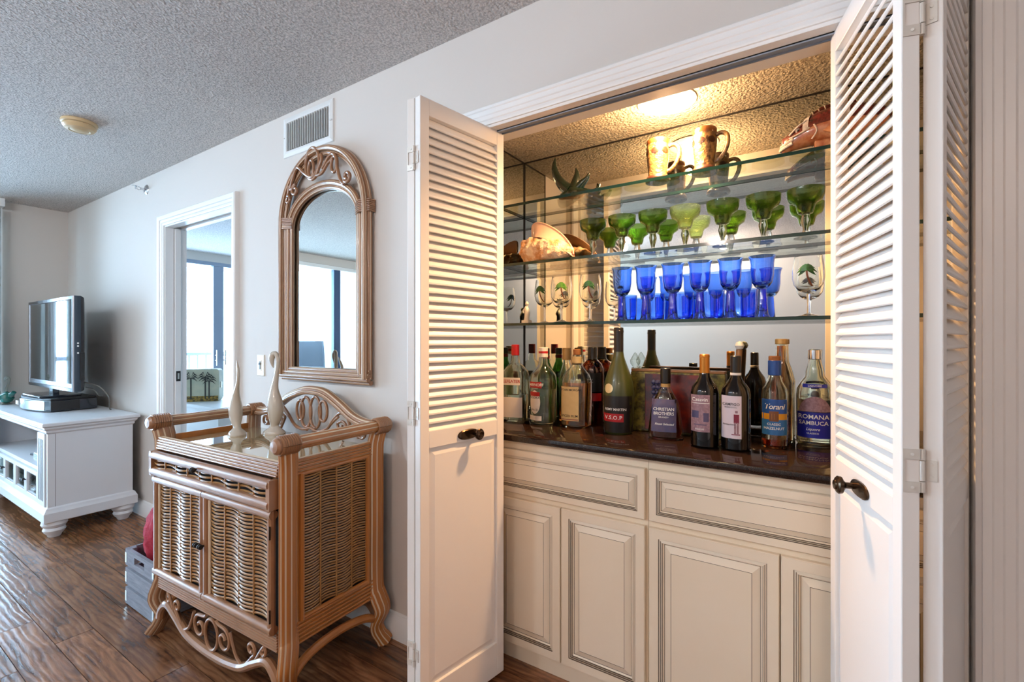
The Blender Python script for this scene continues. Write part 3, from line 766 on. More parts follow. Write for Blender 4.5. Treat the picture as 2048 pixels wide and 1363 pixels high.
# scrollwork between the hoops (x, z relative to the springing)
def scroll(parent, pts2, rad, place, mats, name='scroll'):
    MB().tube([place(*p) for p in pts2], rad, 8).build(name, mats, parent)
plm = lambda x, z: (x, -.050, SPZ + z)
c2 = lambda pts, n=5: [(p.x, p.y) for p in catmull([(a, b_, 0) for a, b_ in pts], n)]
scroll(am, c2(spiral(-.246, .118, .006, .020, 60, 1.1) + [(-.240, .155), (-.235, .185)]), .0075, plm, M['rattan_mid'])
scroll(am, c2(spiral(-.186, .155, .008, .028, 130, -1.15) + [(-.222, .165), (-.205, .215), (-.165, .262), (-.110, .225), (-.055, .195), (-.010, .215), (.025, .26), (.020, .29)]), .0080, plm, M['rattan_mid'])
scroll(am, c2([(-.045 + .052 * math.sin(R(a)), .258 - .075 * math.cos(R(a))) for a in range(0, 361, 20)], 2), .0075, plm, M['rattan_mid'])
scroll(am, c2([(-.055 + .020 * math.sin(R(a)), .235 - .040 * math.cos(R(a))) for a in range(0, 361, 30)], 3), .0072, plm, M['rattan_mid'])
scroll(am, c2([(.03, .222), (.045, .232), (.075, .262), (.110, .272), (.135, .245), (.140, .205), (.160, .150), (.185, .120)] + spiral(.208, .150, .026, .008, 220, 1.2)), .0080, plm, M['rattan_mid'])
scroll(am, c2([(.118 + .020 * math.sin(R(a)), .222 - .036 * math.cos(R(a))) for a in range(0, 361, 30)], 3), .0072, plm, M['rattan_mid'])
scroll(am, c2([(-.015, .195), (.03, .200), (.07, .235), (.110, .250)]), .0072, plm, M['rattan_mid'])

# ------------------------------------------------------------------ wicker server cabinet
wc = thing('wicker_cabinet', 'honey rattan server cabinet with wicker doors and a scrolled back rail', 'cabinet', (-1.965, -.300, 0), R(2.2))
RT = [M['rattan'], M['wash']]; RM = [M['rattan_mid'], M['wash']]  # RT carries the warm side light in its colour, RM is the plain brown
def reeds(b, p0, p1, nrm, n, hgt, updir, mi=0, mi2=1):
    """a flat band of n parallel half-round canes between two end points"""
    p0, p1, nrm, up = Vector(p0), Vector(p1), Vector(nrm), Vector(updir)
    st = hgt / n; prof = []; ms = []
    for k in range(n):
        for t, d in ((.06, .15), (.25, .85), (.5, 1.0), (.75, .85), (.94, .15)):
            prof.append((k * st + t * st, d * st * .55)); ms.append(0 if t < .9 else 1)
    r0 = [p0 + up * a + nrm * c for a, c in prof] + [p0 + up * hgt - nrm * .012, p0 - nrm * .012]
    r1 = [p1 + up * a + nrm * c for a, c in prof] + [p1 + up * hgt - nrm * .012, p1 - nrm * .012]
    ms += [0, 0]
    b.loft([r0, r1], mi, True, True, lambda k, i: mi2 if ms[i] else mi)
for sx in (-1, 1):
    for sy in (-1, 1):
        x, y_ = sx * .435, sy * .195
        pth = catmull([(x + sx * .020, y_ + sy * .045, .0), (x + sx * .006, y_ + sy * .020, .045), (x + sx * .004, y_ + sy * .006, .090), (x + sx * .022, y_ + sy * .020, .150), (x + sx * .010, y_ + sy * .006, .215), (x, y_, .27), (x, y_, .55), (x, y_, .80), (x + sx * .004, y_ + sy * .004, .86), (x + sx * .014, y_ + sy * .012, .905)], 4)
        n = len(pth); rad = []
        for p in pth:
            z = p.z
            rad.append(.015 if z < .03 else .0135 + (.017 - .0135) * min(1, max(0, (z - .04) / .1)) if z < .14 else .0175 if z < .84 else .0175)
        b = MB(); b.tube(pth, rad, lobes=10, up=(1, 0, 0), flat=2.25)
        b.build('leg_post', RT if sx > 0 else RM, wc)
    # side rail with wrapped knuckles
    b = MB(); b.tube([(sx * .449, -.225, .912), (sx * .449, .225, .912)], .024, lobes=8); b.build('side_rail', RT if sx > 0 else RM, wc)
    for sy in (-1, 1):
        k_ = MB()
        for q in range(8):
            k_.tube(catmull([(sx * .449 + .030 * math.cos(a), sy * (.180 + q * .0085) , .912 + .030 * math.sin(a)) for a in [2 * math.pi * i / 10 for i in range(11)]], 1), .0055, 6)
        k_.lathe([(.0, 0), (.020, .002), (.028, .010), (.029, .02)], 16, 0, True)
        st0 = len(k_.v) - 64
        k_.xf(Matrix.Translation((sx * .449, sy * .262, .912)) @ Matrix.Rotation(R(90 if sy > 0 else -90), 4, 'X'), st0)
        k_.build('knuckle_wrap', [M['rattan_mid']], wc)
# top: border canes and the glass plate
b = MB(); reeds(b, (-.425, -.232, .800), (.425, -.232, .800), (0, -1, 0), 5, .052, (0, .18, 1)); b.build('top_border', RM, wc)
for sx in (-1, 1):
    b = MB(); reeds(b, (sx * .438, -.18, .795), (sx * .438, .18, .795), (sx, 0, 0), 5, .058, (0, 0, 1)); b.build('side_top_rail', RT, wc)
    b = MB(); reeds(b, (sx * .438, -.18, .205), (sx * .438, .18, .205), (sx, 0, 0), 6, .085, (0, 0, 1)); b.build('side_bottom_rail', RT, wc)
MB().box(-.418, -.205, .78, .418, .195, .822).build('top_board', M['tan_wood'], wc, 0)
M['top_glass'] = pm('glass_over_tan_board', 'b4a27e', 0.03, coat=1.0, spec=.9)
MB().box(-.415, -.215, .8225, .415, .195, .830).build('glass_top', M['top_glass'], wc, 0, .001)
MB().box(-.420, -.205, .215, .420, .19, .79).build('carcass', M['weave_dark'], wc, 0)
b = MB(); reeds(b, (-.420, -.226, .205), (.420, -.226, .205), (0, -1, 0), 7, .066, (0, 0, 1)); b.build('apron', RM, wc)

def weave(parent, o, u, n, W, H, stakes, pitch=.0128, amp=.0062, rad=.0040, mat='weave'):
    o, u, n = Vector(o), Vector(u), Vector(n)
    sp = W / stakes; rows = int(H / pitch); b = MB()
    for k in range(rows):
        z = (k + .5) * H / rows; P = []
        m = stakes * 6
        for i in range(m + 1):
            s_ = W * i / m
            P.append(o + u * s_ + n * (amp * math.sin(math.pi * s_ / sp + (0 if (k // 1) % 2 == 0 else .35))) + Vector((0, 0, z - .0022 * math.sin(math.pi * s_ / sp + .6))))
        b.tube(P, rad, 5, cap=False, up=(0, 0, 1), flat=.8)
    ob = b.build('wicker_weave', M[mat], parent, 60); ob['kind'] = 'stuff'
    for k in range(1, stakes):
        MB().tube([o + u * (k * sp) + n * .001, o + u * (k * sp) + n * .001 + Vector((0, 0, H))], .004, 6).build('stake', M['weave'], parent)
    return ob
# drawer
dw = MB()
dw.tube([(-.418, -.248, .780), (.418, -.248, .780)], .0185, 12); dw.tube([(-.418, -.248, .712), (.418, -.248, .712)], .0185, 12)
for sx in (-1, 1): dw.box(sx * .418 - .010, -.262, .696, sx * .418 + .010, -.205, .797)
dwo = dw.build('drawer', M['rattan_mid'], wc)
weave(dwo, (-.405, -.246, .722), (1, 0, 0), (0, -1, 0), .81, .050, 9)
def bow_knob(parent, x, y_, z):
    b = MB().lathe([(.0, -.010), (.009, -.008), (.010, -.004), (.004, 0), (.010, .004), (.009, .008), (.0, .010)], 12)
    b.xf(Matrix.Translation((x, y_ - .014, z)) @ Matrix.Rotation(R(90), 4, 'Y')); b.tube([(x, y_, z), (x, y_ - .012, z)], .004, 8)
    b.build('knob', M['black'], parent)
bow_knob(dwo, -.03, -.266, .775)
# two doors
for a, e, side in ((-.418, -.022, -1), (-.018, .418, 1)):
    d = MB()
    for x in (a + .012, e - .012): d.tube([(x, -.240, .272), (x, -.240, .690)], .0135, 10)
    for z in (.287, .676): d.tube([(a, -.240, z), (e, -.240, z)], .0165, 12)
    for x in (a + .030, e - .030): d.tube([(x, -.238, .30), (x, -.238, .665)], .0055, 8, 1)
    do = d.build('cabinet_door', RM, wc)
    weave(do, (a + .034, -.232, .302), (1, 0, 0), (0, -1, 0), e - a - .068, .360, 4)
    bow_knob(do, e - .014 if side < 0 else a + .014, -.252, .485)
    for z in (.34, .62):
        if side > 0: MB().tube([(e + .001, -.2545, z - .022), (e + .001, -.2545, z + .022)], .0032, 8).build('hinge', M['bronze'], do)
# side panels
for sx in (-1, 1):
    b = MB()
    for y_ in (-.150, .150): b.tube([(sx * .440, y_, .285), (sx * .440, y_, .80)], .010, 8)
    for z in (.292, .797): b.tube([(sx * .440, -.155, z), (sx * .440, .155, z)], .008, 8)
    so = b.build('side_panel', M['rattan'], wc)
    weave(so, (sx * .436, -.142, .300), (0, 1, 0), (sx, 0, 0), .284, .490, 4, .0100, .0058, .0034)
# stretchers and scrollwork
fr = [(-.42, .075), (-.405, .115), (-.355, .150), (-.28, .120), (-.20, .078), (-.10, .060), (0, .056), (.10, .060), (.20, .078), (.28, .120), (.355, .150), (.405, .115), (.42, .075)]
MB().tube([(x, -.222, z) for x, z in c2(fr, 5)], .017, 10).build('front_stretcher', M['rattan_mid'], wc)
MB().tube([(x, .222, z) for x, z in c2(fr, 5)], .017, 10).build('back_stretcher', M['rattan_mid'], wc)
for sx in (-1, 1):
    ss = [(-.215, .060), (-.19, .105), (-.12, .150), (0, .165), (.12, .150), (.19, .115), (.215, .070)]
    MB().tube([(sx * .440, y_, z) for y_, z in c2(ss, 5)], .016, 10).build('side_stretcher', M['rattan'], wc)
plf = lambda x, z: (x, -.226, z)
for sx in (-1, 1):
    f = lambda pts: [(sx * x, z) for x, z in pts]
    scroll(wc, f(c2(spiral(.265, .168, .008, .026, 0, -1.2) + [(.245, .115), (.215, .092), (.175, .105), (.150, .140), (.130, .185)])), .0065, plf, M['rattan_mid'])
    scroll(wc, f(c2(spiral(.335, .182, .006, .018, 40, 1.1) + [(.300, .150), (.29, .130)])), .0060, plf, M['rattan_mid'])
    scroll(wc, f(c2(spiral(.085, .140, .012, .045, 20, 1.15) + [(.05, .19), (.035, .20)])), .0065, plf, M['rattan_mid'])
scroll(wc, c2([(.0 + .045 * math.sin(R(a)), .135 - .058 * math.cos(R(a))) for a in range(0, 361, 20)], 2), .0065, plf, M['rattan_mid'])
# scrolled back rail
arcp = c2([(-.449, .915), (-.37, .912), (-.28, .935), (-.17, .995), (-.06, 1.030), (.02, 1.036), (.10, 1.026), (.19, .985), (.28, .935), (.36, .914), (.449, .915)], 6)
b = MB(); b.tube([(x, .215, z) for x, z in arcp], .019, lobes=6); b.tube([(x, .198, z - .010) for x, z in arcp], .010, lobes=6); b.build('back_arch', RM, wc)
plb = lambda x, z: (x, .205, z)
for cx_, rx_, rz_, cz in ((-.030, .038, .070, .932), (.038, .038, .072, .935), (-.072, .026, .046, .938), (.092, .028, .046, .945)):
    scroll(wc, c2([(cx_ + rx_ * math.sin(R(a)), cz - rz_ * math.cos(R(a))) for a in range(0, 361, 20)], 2), .0065, plb, M['rattan_mid'])
for sx in (-1, 1):
    f = lambda pts: [(sx * x, z) for x, z in pts]
    scroll(wc, f(c2([(.0, .862), (.06, .850), (.12, .870), (.165, .915), (.205, .945), (.245, .940), (.268, .900), (.280, .850)])), .0070, plb, M['rattan_mid'])
    scroll(wc, f(c2([(.02, .850), (.10, .856), (.15, .895), (.195, .928)])), .0060, plb, M['rattan_mid'])
    scroll(wc, f(c2(spiral(.222, .880, .008, .034, 90, 1.2) + [(.225, .835)])), .0060, plb, M['rattan_mid'])
    scroll(wc, f(c2(spiral(.345, .872, .010, .030, 200, -1.2) + [(.32, .845)])), .0060, plb, M['rattan_mid'])

# ceramic birds on the cabinet
def bird(label, loc, rz, path, rad):
    t = thing('ceramic_bird', label, 'figurine', loc, rz, 'ceramic birds on the wicker cabinet')
    b = MB(); b.lathe([(.052, 0), (.053, .006), (.046, .016), (.026, .030), (.020, .040)], 28, sy=.72); b.build('base', M['ceramic'], t)
    b = MB(); b.tube(catmull(path, 6), [r for r in c1(rad, 6)], 18, up=(1, 0, 0), flat=.85); b.build('body', M['ceramic'], t, 60)
def c1(vals, n):
    return [max(.0008, p.x) for p in catmull([(v, 0, 0) for v in vals], n)]
bird('taller taupe ceramic bird with a drooping head, nearer the mirror', (-2.128, -.175, .830), R(20), [(0, 0, .030), (0, 0, .045), (.004, 0, .075), (.006, 0, .115), (.002, 0, .160), (.000, 0, .210), (.008, 0, .260), (.016, 0, .310), (.018, 0, .345), (.008, 0, .372), (-.008, 0, .370), (-.016, 0, .350), (-.012, 0, .325), (-.006, 0, .308)],
     [.020, .021, .031, .037, .032, .019, .0125, .0105, .010, .011, .014, .014, .008, .002])
bird('shorter taupe ceramic bird with a wavy neck pointing up', (-2.245, -.285, .830), R(-15), [(0, 0, .030), (-.006, 0, .048), (-.022, 0, .080), (-.032, 0, .125), (-.022, 0, .175), (.000, 0, .215), (.018, 0, .252), (.022, 0, .285), (.010, 0, .318), (-.004, 0, .345)],
     [.020, .021, .032, .034, .022, .013, .009, .0085, .0065, .001])

# crate with red fabric
cr = thing('wooden_crate', 'weathered grey slatted crate on the floor beside the wicker cabinet', 'crate', (-2.640, -.310, 0))
for k in range(3):
    z0 = .004 + k * .092
    for sy in (-1, 1):
        y0 = sy * .208
        b = MB()
        if k == 2:
            b.box(-.160, y0 - .007, z0, -.055, y0 + .007, z0 + .078).box(.055, y0 - .007, z0, .160, y0 + .007, z0 + .078).box(-.055, y0 - .007, z0, .055, y0 + .007, z0 + .024).box(-.055, y0 - .007, z0 + .056, .055, y0 + .007, z0 + .078)
        else: b.box(-.160, y0 - .007, z0, .160, y0 + .007, z0 + .078)
        b.build('slat', M['crate'], cr, 0)
    for sx in (-1, 1): MB().box(sx * .153 - .006, -.200, z0, sx * .153 + .006, .200, z0 + .078).build('slat', M['crate'], cr, 0)
    for sx in (-1, 1): MB().box(sx * .152 - .008, -.2165, z0 + .012, sx * .152 + .008, -.2145, z0 + .060).build('corner_strap', M['nickel'], cr, 0)
for sx in (-1, 1):
    for sy in (-1, 1): MB().box(sx * .135 - .011, sy * .19 - .011, .0, sx * .135 + .011, sy * .19 + .011, .266).build('corner_block', M['crate'], cr, 0)
MB().box(-.146, -.2, .004, .146, .2, .012).build('bottom_board', M['crate'], cr, 0)
b = MB(); rings = []
for i in range(15):
    t = i / 14; ph = math.pi * t; rr_ = max(.002, math.sin(ph) ** .6); ring = []
    for k in range(40):
        a = 2 * math.pi * k / 40; w_ = 1 + .07 * math.sin(5 * a + 5 * t) + .06 * math.sin(11 * a + 13 * t)
        ring.append((  .128 * rr_ * w_ * math.cos(a), .115 * rr_ * w_ * math.sin(a), .20 + .19 * (-math.cos(ph)) * .85 + .012 * math.sin(7 * a + 5 * t)))
    rings.append(ring)
b.loft(rings); o = b.build('red_fabric', M['fabric_red'], None, 60); o.location = (-2.660, -.375, .115)
tag(o, 'bundle of red patterned fabric stuffed in the grey crate', 'fabric')

# ------------------------------------------------------------------ television console
tc = thing('tv_console', 'antique white television console with bun feet along the wall', 'console', (-4.86, -.285, 0))
HW, HD = .76, .235
def ringbox(b, prof, mi=0):
    b.loft([[(-w, -d, z), (w, -d, z), (w, d, z), (-w, d, z)] for w, d, z in prof], mi)
b = MB(); ringbox(b, [(HW - .012, HD - .012, .668), (HW - .004, HD - .004, .678), (HW - .004, HD - .004, .690), (HW + .012, HD + .008, .704), (HW + .012, HD + .008, .712), (HW + .026, HD + .020, .722), (HW + .026, HD + .020, .738), (HW + .022, HD + .016, .742)]); b.build('top', M['tv_white'], tc, 20)
b = MB(); ringbox(b, [(HW + .004, HD + .004, .105), (HW + .010, HD + .010, .110), (HW + .010, HD + .010, .165), (HW + .002, HD + .002, .180), (HW - .002, HD - .002, .192), (HW - .012, HD - .012, .200)]); b.build('base_moulding', M['tv_white'], tc, 20)
for sx in (-1, 1): MB().box(sx * (HW - .024) - .012, -HD + .012, .195, sx * (HW - .024) + .012, HD - .012, .672).build('side_board', M['tv_white'], tc, 0, .002)
MB().box(HW - .0125, -HD + .048, .20, HW - .0115, -HD + .050, .668).build('seam', M['tv_line'], tc, 0)
MB().box(-HW + .03, HD - .03, .195, HW - .03, HD - .018, .672).build('back_board', M['tv_white'], tc, 0)
MB().box(-HW + .03, -HD + .016, .405, HW - .03, HD - .03, .430).build('shelf_board', M['tv_white'], tc, 0, .002)
MB().box(-HW + .03, -HD + .016, .195, HW - .03, HD - .03, .205).build('bottom_board', M['tv_white'], tc, 0)
for cx_ in (-.65, .64):
    p = tc; b = MB(); b.box(cx_ - .075, -HD + .004, .200, cx_ + .075, -HD + .022, .668)
    po = b.build('pilaster', M['tv_white'], p, 0, .002)
    for q in (-.045, -.015, .015, .045): MB().box(cx_ + q - .007, -HD + .0025, .235, cx_ + q + .007, -HD + .0045, .63).build('flute', M['tv_line'], po, 0)
for a, e, kx in ((-.572, -.288, 1), (-.285, -.002, -1), (.002, .281, 1), (.284, .563, -1)):
    y_ = -HD + .004
    f = MB(); rings = [[(a + i, y_ + d, .205 + i), (e - i, y_ + d, .205 + i), (e - i, y_ + d, .402 - i), (a + i, y_ + d, .402 - i)] for i, d in ((0, .018), (0, 0), (.026, 0), (.029, .004), (.034, .004), (.036, .012))]
    f.loft(rings, 0, False, True, lambda k, i: 1 if k == 3 else 0)
    fo = f.build('cabinet_door', [M['tv_white'], M['tv_line']], tc, 0)
    MB().box(a + .034, y_ + .010, .239, e - .034, y_ + .013, .368).build('pane', M['window_glass'], fo, 0)
    kb = MB().lathe([(.004, 0), (.004, .012), (.011, .018), (.011, .022), (.0, .026)], 12); kb.xf(Matrix.Translation(((e - .016) if kx > 0 else (a + .016), y_, .315)) @ Matrix.Rotation(R(90), 4, 'X')); kb.build('knob', M['black'], fo)
for sx in (-1, 1):
    for sy in (-1, 1):
        MB().lathe([(.030, 0), (.034, .006), (.036, .014), (.050, .030), (.058, .046), (.052, .062), (.060, .072), (.066, .084), (.062, .098), (.062, .106)], 24, c=(sx * (HW - .058), sy * (HD - .055), 0)).build('bun_foot', M['tv_white'], tc)
# electronics in the console
def small_box(name, label, cat, loc, dims, mats, rz=0):
    t = thing(name, label, cat, loc, rz); w, d, hh = dims
    MB().box(-w / 2, -d / 2, 0, w / 2, d / 2, hh).build('case', mats[0], t, 0, .004)
    MB().box(-w / 2 + .006, -d / 2 - .0025, .005, w / 2 - .006, -d / 2, hh - .005).build('front_panel', mats[1], t, 0)
    return t
small_box('game_console', 'white game console on the open shelf of the television console', 'game console', (-4.52, -.37, .431), (.16, .20, .055), (M['plate'], M['tv_silver']))
small_box('cable_box', 'grey cable box stacked on the white game console', 'electronics', (-4.53, -.36, .487), (.13, .18, .045), (M['tv_silver'], M['ink']))
small_box('video_player', 'black video player behind the glass console doors', 'electronics', (-4.55, -.33, .206), (.36, .25, .055), (M['tv_black'], M['tv_silver']))
small_box('receiver', 'black receiver behind the left glass doors of the console', 'electronics', (-5.05, -.33, .206), (.40, .25, .075), (M['tv_black'], M['ink']))
t = thing('remote_control', 'black remote control lying on the open console shelf', 'remote', (-4.74, -.40, .431), R(20)); MB().box(-.08, -.022, 0, .08, .022, .018).build('case', M['tv_black'], t, 0, .005); MB().box(-.06, -.014, .0175, .05, .014, .0195).build('keypad', M['tv_silver'], t, 0)

# sound base, television, swan, cords
sb = thing('sound_base', 'dark flat sound base with a bowed front under the television', 'speaker', (-5.035, -.265, .743))
fp = [(-.36, .165), (-.36, -.10)] + [(-.36 + .72 * i / 14, -.10 - .072 * math.sin(math.pi * i / 14) ** .8 - .0) for i in range(1, 14)] + [(.36, -.10), (.36, .165)]
def slab(b, pts, z0, z1, mi=0): b.loft([[(x, y_, z0) for x, y_ in pts], [(x, y_, z1) for x, y_ in pts]], mi)
b = MB(); slab(b, fp, .004, .085); b.build('case', M['tv_black'], sb, 30, .004)
b = MB(); slab(b, [(x * .97, y_ * .97) for x, y_ in fp], .085, .098); b.build('top_plate', M['black'], sb, 30, .003)
b = MB(); fr2 = [(x, y_ - .002) for x, y_ in fp[2:-2]]; b.loft([[(x, y_, .012) for x, y_ in fr2], [(x, y_, .078) for x, y_ in fr2]], 0, False, False); b.build('grille', M['tv_silver'], sb)
MB().box(.356, -.10, .010, .3615, .06, .080).build('side_grille', M['ink'], sb, 0)
MB().box(-.2, -.1745, .03, -.14, -.168, .06).build('badge', M['white_ink'], sb, 0)
tv = thing('television', 'flat silver-framed television on a pedestal reflecting the window', 'television', (-4.995, -.285, .842))
MB().box(-.22, -.12, 0, .22, .12, .014).build('pedestal_base', M['tv_black'], tv, 0, .005)
MB().box(-.05, -.008, .012, .05, .030, .10).build('neck', M['tv_black'], tv, 0, .004)
b = MB(); rings = []
for d, i in ((-.012, 0), (.025, 0), (.045, .012), (.060, .05)): rings.append([(-.555 + i, d, .055 + i), (.555 - i, d, .055 + i), (.555 - i, d, .745 - i), (-.555 + i, d, .745 - i)])
b.loft(rings).build('back_shell', M['tv_black'], tv, 20)
b = MB(); rings = []
for d, i in ((-.012, 0), (-.020, .003), (-.020, .024), (-.015, .027)): rings.append([(-.555 + i, d, .055 + i), (.555 - i, d, .055 + i), (.555 - i, d, .745 - i), (-.555 + i, d, .745 - i)])
b.loft(rings, 0, False, True, lambda k, i: 1 if k == 1 else 0).build('bezel', [M['tv_silver'], M['tv_black']], tv, 0)
MB().box(-.528, -.0155, .115, .528, -.0135, .716).build('screen', M['screen'], tv, 0)
MB().box(-.528, -.018, .083, .528, -.0145, .113).build('speaker_strip', M['tv_silver'], tv, 0)
for z in (.33, .38, .40): MB().box(.5545, .004, z, .5575, .014, z + .010).build('button', M['white_ink'], tv, 0)
MB().box(.545, .02, .14, .562, .045, .34).build('port_cover', M['black'], tv, 0, .003)
sw = thing('glass_swan', 'small glass swan with a teal body on the console beside the television', 'figurine', (-5.585, -.425, .743), R(25))
MB().lathe([(.030, .0), (.034, .006), (.020, .012)], 20).build('base', M['clear_thick'], sw)
b = MB().lathe([(.008, .008), (.036, .024), (.048, .050), (.042, .080), (.020, .100), (.006, .108)], 24); b.tube(catmull([(.03, 0, .07), (.06, 0, .09), (.075, 0, .105)], 4), [.02] * 4 + [.015] * 4 + [.004], 10); b.build('body', M['teal'], sw)
MB().tube(catmull([(-.01, 0, .095), (.0, 0, .14), (.018, 0, .18), (.022, 0, .205), (.008, 0, .220), (-.012, 0, .208), (-.018, 0, .188)], 5), c1([.013, .010, .009, .010, .012, .010, .003], 5), 12).build('neck', M['clear_thick'], sw)
for k, pts in enumerate(([(-4.52, -.22, .96), (-4.44, -.16, .93), (-4.42, -.11, .85), (-4.46, -.09, .76), (-4.50, -.07, .745)], [(-4.56, -.20, .92), (-4.50, -.17, .90), (-4.52, -.14, .86), (-4.58, -.10, .845)])):
    o = MB().tube(catmull(pts, 8), .0045, 8).build('power_cord', M['cord'])
    tag(o, ('grey cord looping down behind the sound base' if k == 0 else 'grey cord bunched behind the television'), 'cord')

# ------------------------------------------------------------------ bottles
def sring(z, rx, ry, n, seg=32, ox=0.0):
    out = []
    for k in range(seg):
        a = 2 * math.pi * k / seg; c, s_ = math.cos(a), math.sin(a)
        out.append((ox + rx * math.copysign(abs(c) ** (2 / n), c), ry * math.copysign(abs(s_) ** (2 / n), s_), z))
    return out
def spec_at(spec, z):
    for a, b_ in zip(spec, spec[1:]):
        if a[0] <= z <= b_[0]:
            t = (z - a[0]) / max(1e-9, b_[0] - a[0]); return [a[i] + (b_[i] - a[i]) * t for i in range(4)]
    return list(spec[-1])
def front(spec, x, z, off):
    _, rx, ry, n = spec_at(spec, z); q = min(.995, abs(x) / rx)
    return (x, -ry * (1 - q ** n) ** (1 / n) - off, z)
def sub_z(spec, z1, shrink):
    out = [(z, rx - shrink, ry - shrink, n) for z, rx, ry, n in spec if z < z1]
    q = spec_at(spec, z1); out.append((z1, q[1] - shrink, q[2] - shrink, q[3])); out[0] = (out[0][0] + .004,) + tuple(out[0][1:])
    return out
def on_label(spec, verts, z0, off, cx_=0.0): return [front(spec, cx_ + v[0], z0 + v[1], off) for v in verts]
def patch(spec, x0, x1, z0, z1, off=.0007, shape='rect', nx=14, nz=5):
    b = MB(); G = []
    for j in range(nz + 1):
        z = z0 + (z1 - z0) * j / nz; t = j / nz; lo, hi = x0, x1
        if shape == 'arch' and t > 0: 
            k = math.sqrt(max(0.0, 1 - t * t)); c = (x0 + x1) / 2; lo, hi = c - (c - x0) * max(.08, k), c + (x1 - c) * max(.08, k)
        if shape == 'oval':
            k = max(.10, math.sqrt(max(0.0, 1 - (2 * t - 1) ** 2))); c = (x0 + x1) / 2; lo, hi = c - (c - x0) * k, c + (x1 - c) * k
        G.append([front(spec, lo + (hi - lo) * i / nx, z, off) for i in range(nx + 1)])
    b.loft(G, 0, False, False); return b
def bottle(name, label, loc, rz, spec, gmat, liquid=None, caps=(), labels=(), cat='bottle', sm=40):
    t = thing(name, label, cat, loc, R(rz), 'bottles on the bar counter')
    b = MB(); b.loft([sring(*s_) for s_ in spec])
    if gmat in HOLLOW:
        inner = [(max(z, .007 if i == 0 else z + .004 if i == 1 else z), max(.004, rx - .003), max(.004, ry - .003), n) for i, (z, rx, ry, n) in enumerate(spec)]
        inner[-1] = (inner[-1][0] - .002,) + inner[-1][1:]
        b.loft([sring(*s_) for s_ in inner[::-1]])
    b.build('glass_body', M[HOLLOW.get(gmat, gmat)], t, sm)
    if liquid:
        lq = sub_z(spec, liquid[1], .0036); lq[0] = (.0085,) + tuple(lq[0][1:]); lq = [lq[0]] + [q for q in lq[1:] if q[0] > .012]
        b = MB(); b.loft([sring(*s_) for s_ in lq]); b.build('liquid', M[liquid[0]], t, sm)
    for nm, prof, m_ in caps: MB().lathe(prof, 24).build(nm, M[m_], t, 30)
    for L in labels:
        par = t
        lo = patch(spec, L['x'][0], L['x'][1], L['z'][0], L['z'][1], L.get('off', .0007), L.get('shape', 'rect'), 14, L.get('nz', 5)).build('label', M[L['m']], par, 60)
        for key, cx_, z, m_ in L.get('t', ()):
            V, F = TEXTS[key]; b = MB().add(on_label(spec, V, z, L.get('off', .0007) + .0006, cx_), F); b.build('lettering', M[m_], lo, 0)
        for x0, x1, z0, z1, m_ in L.get('bands', ()):
            patch(spec, x0, x1, z0, z1, L.get('off', .0007) + .0005, 'rect', 10, 1).build('band', M[m_], lo, 60)
    return t
HOLLOW = {'clear': 'bottle_clear', 'clear_thick': 'drink_knob', 'green': 'bottle_green', 'whisky_body': 'bottle_amber'}
def cyl(r, z0, z1, c=.002): return [(r - c, z0), (r, z0 + c), (r, z1 - c), (r - c, z1), (.001, z1)]
CT = .9005
bottle('gin_bottle', 'square clear gin bottle with a red cap beside the left door', (-1.166, .408, CT), 12,
       [(0, .050, .050, 5), (.006, .055, .055, 5), (.205, .056, .056, 5), (.225, .052, .052, 4), (.250, .034, .034, 3), (.262, .022, .022, 2.2), (.300, .0175, .0175, 2)], 'clear', ('pale_liquid', .12),
       [('cap', cyl(.0185, .296, .346), 'red_cap')],
       [dict(x=(-.050, .050), z=(.020, .110), m='lb_white'), dict(x=(-.050, .042), z=(.165, .198), m='lb_white', t=[('gin', -.004, .181, 'red')])])
bottle('green_bottle', 'slim green bottle with a black and red capsule behind the gin', (-1.075, .535, CT), 0,
       [(0, .036, .036, 2), (.008, .040, .040, 2), (.200, .040, .040, 2), (.235, .028, .028, 2), (.262, .017, .017, 2), (.300, .015, .015, 2)], 'green', None,
       [('cap', cyl(.0165, .298, .328), 'black_cap'), ('neck_band', cyl(.0170, .278, .296), 'red_cap')])
bottle('vodka_bottle', 'clear vodka bottle with a white cap and red banner label', (-1.015, .400, CT), 10,
       [(0, .052, .052, 2), (.008, .058, .058, 2), (.185, .060, .060, 2), (.215, .056, .056, 2), (.235, .040, .040, 2), (.250, .026, .026, 2), (.262, .021, .021, 2), (.295, .019, .019, 2)], 'clear', ('pale_liquid', .155),
       [('cap', cyl(.0205, .290, .335), 'white_cap'), ('cap_band', cyl(.0208, .308, .318, .0004), 'red_cap')],
       [dict(x=(-.050, .012), z=(.160, .186), m='red', t=[('vodka', -.019, .173, 'white_ink')]), dict(x=(-.046, .006), z=(.048, .150), m='lb_white', shape='oval', nz=12, t=[('vodka2', -.020, .118, 'ink'), ('vodka3', -.020, .066, 'ink')], bands=[(-.046, .004, .125, .143, 'red')]), dict(x=(-.052, .012), z=(.020, .040), m='lb_white')])
bottle('tequila_bottle', 'clear bottle with a gold cap standing behind the vodka', (-.968, .535, CT), 0,
       [(0, .034, .034, 2), (.008, .038, .038, 2), (.190, .038, .038, 2), (.235, .024, .024, 2), (.265, .016, .016, 2), (.295, .015, .015, 2)], 'clear', ('amber', .05),
       [('cap', cyl(.0195, .276, .330), 'tan_cap')])
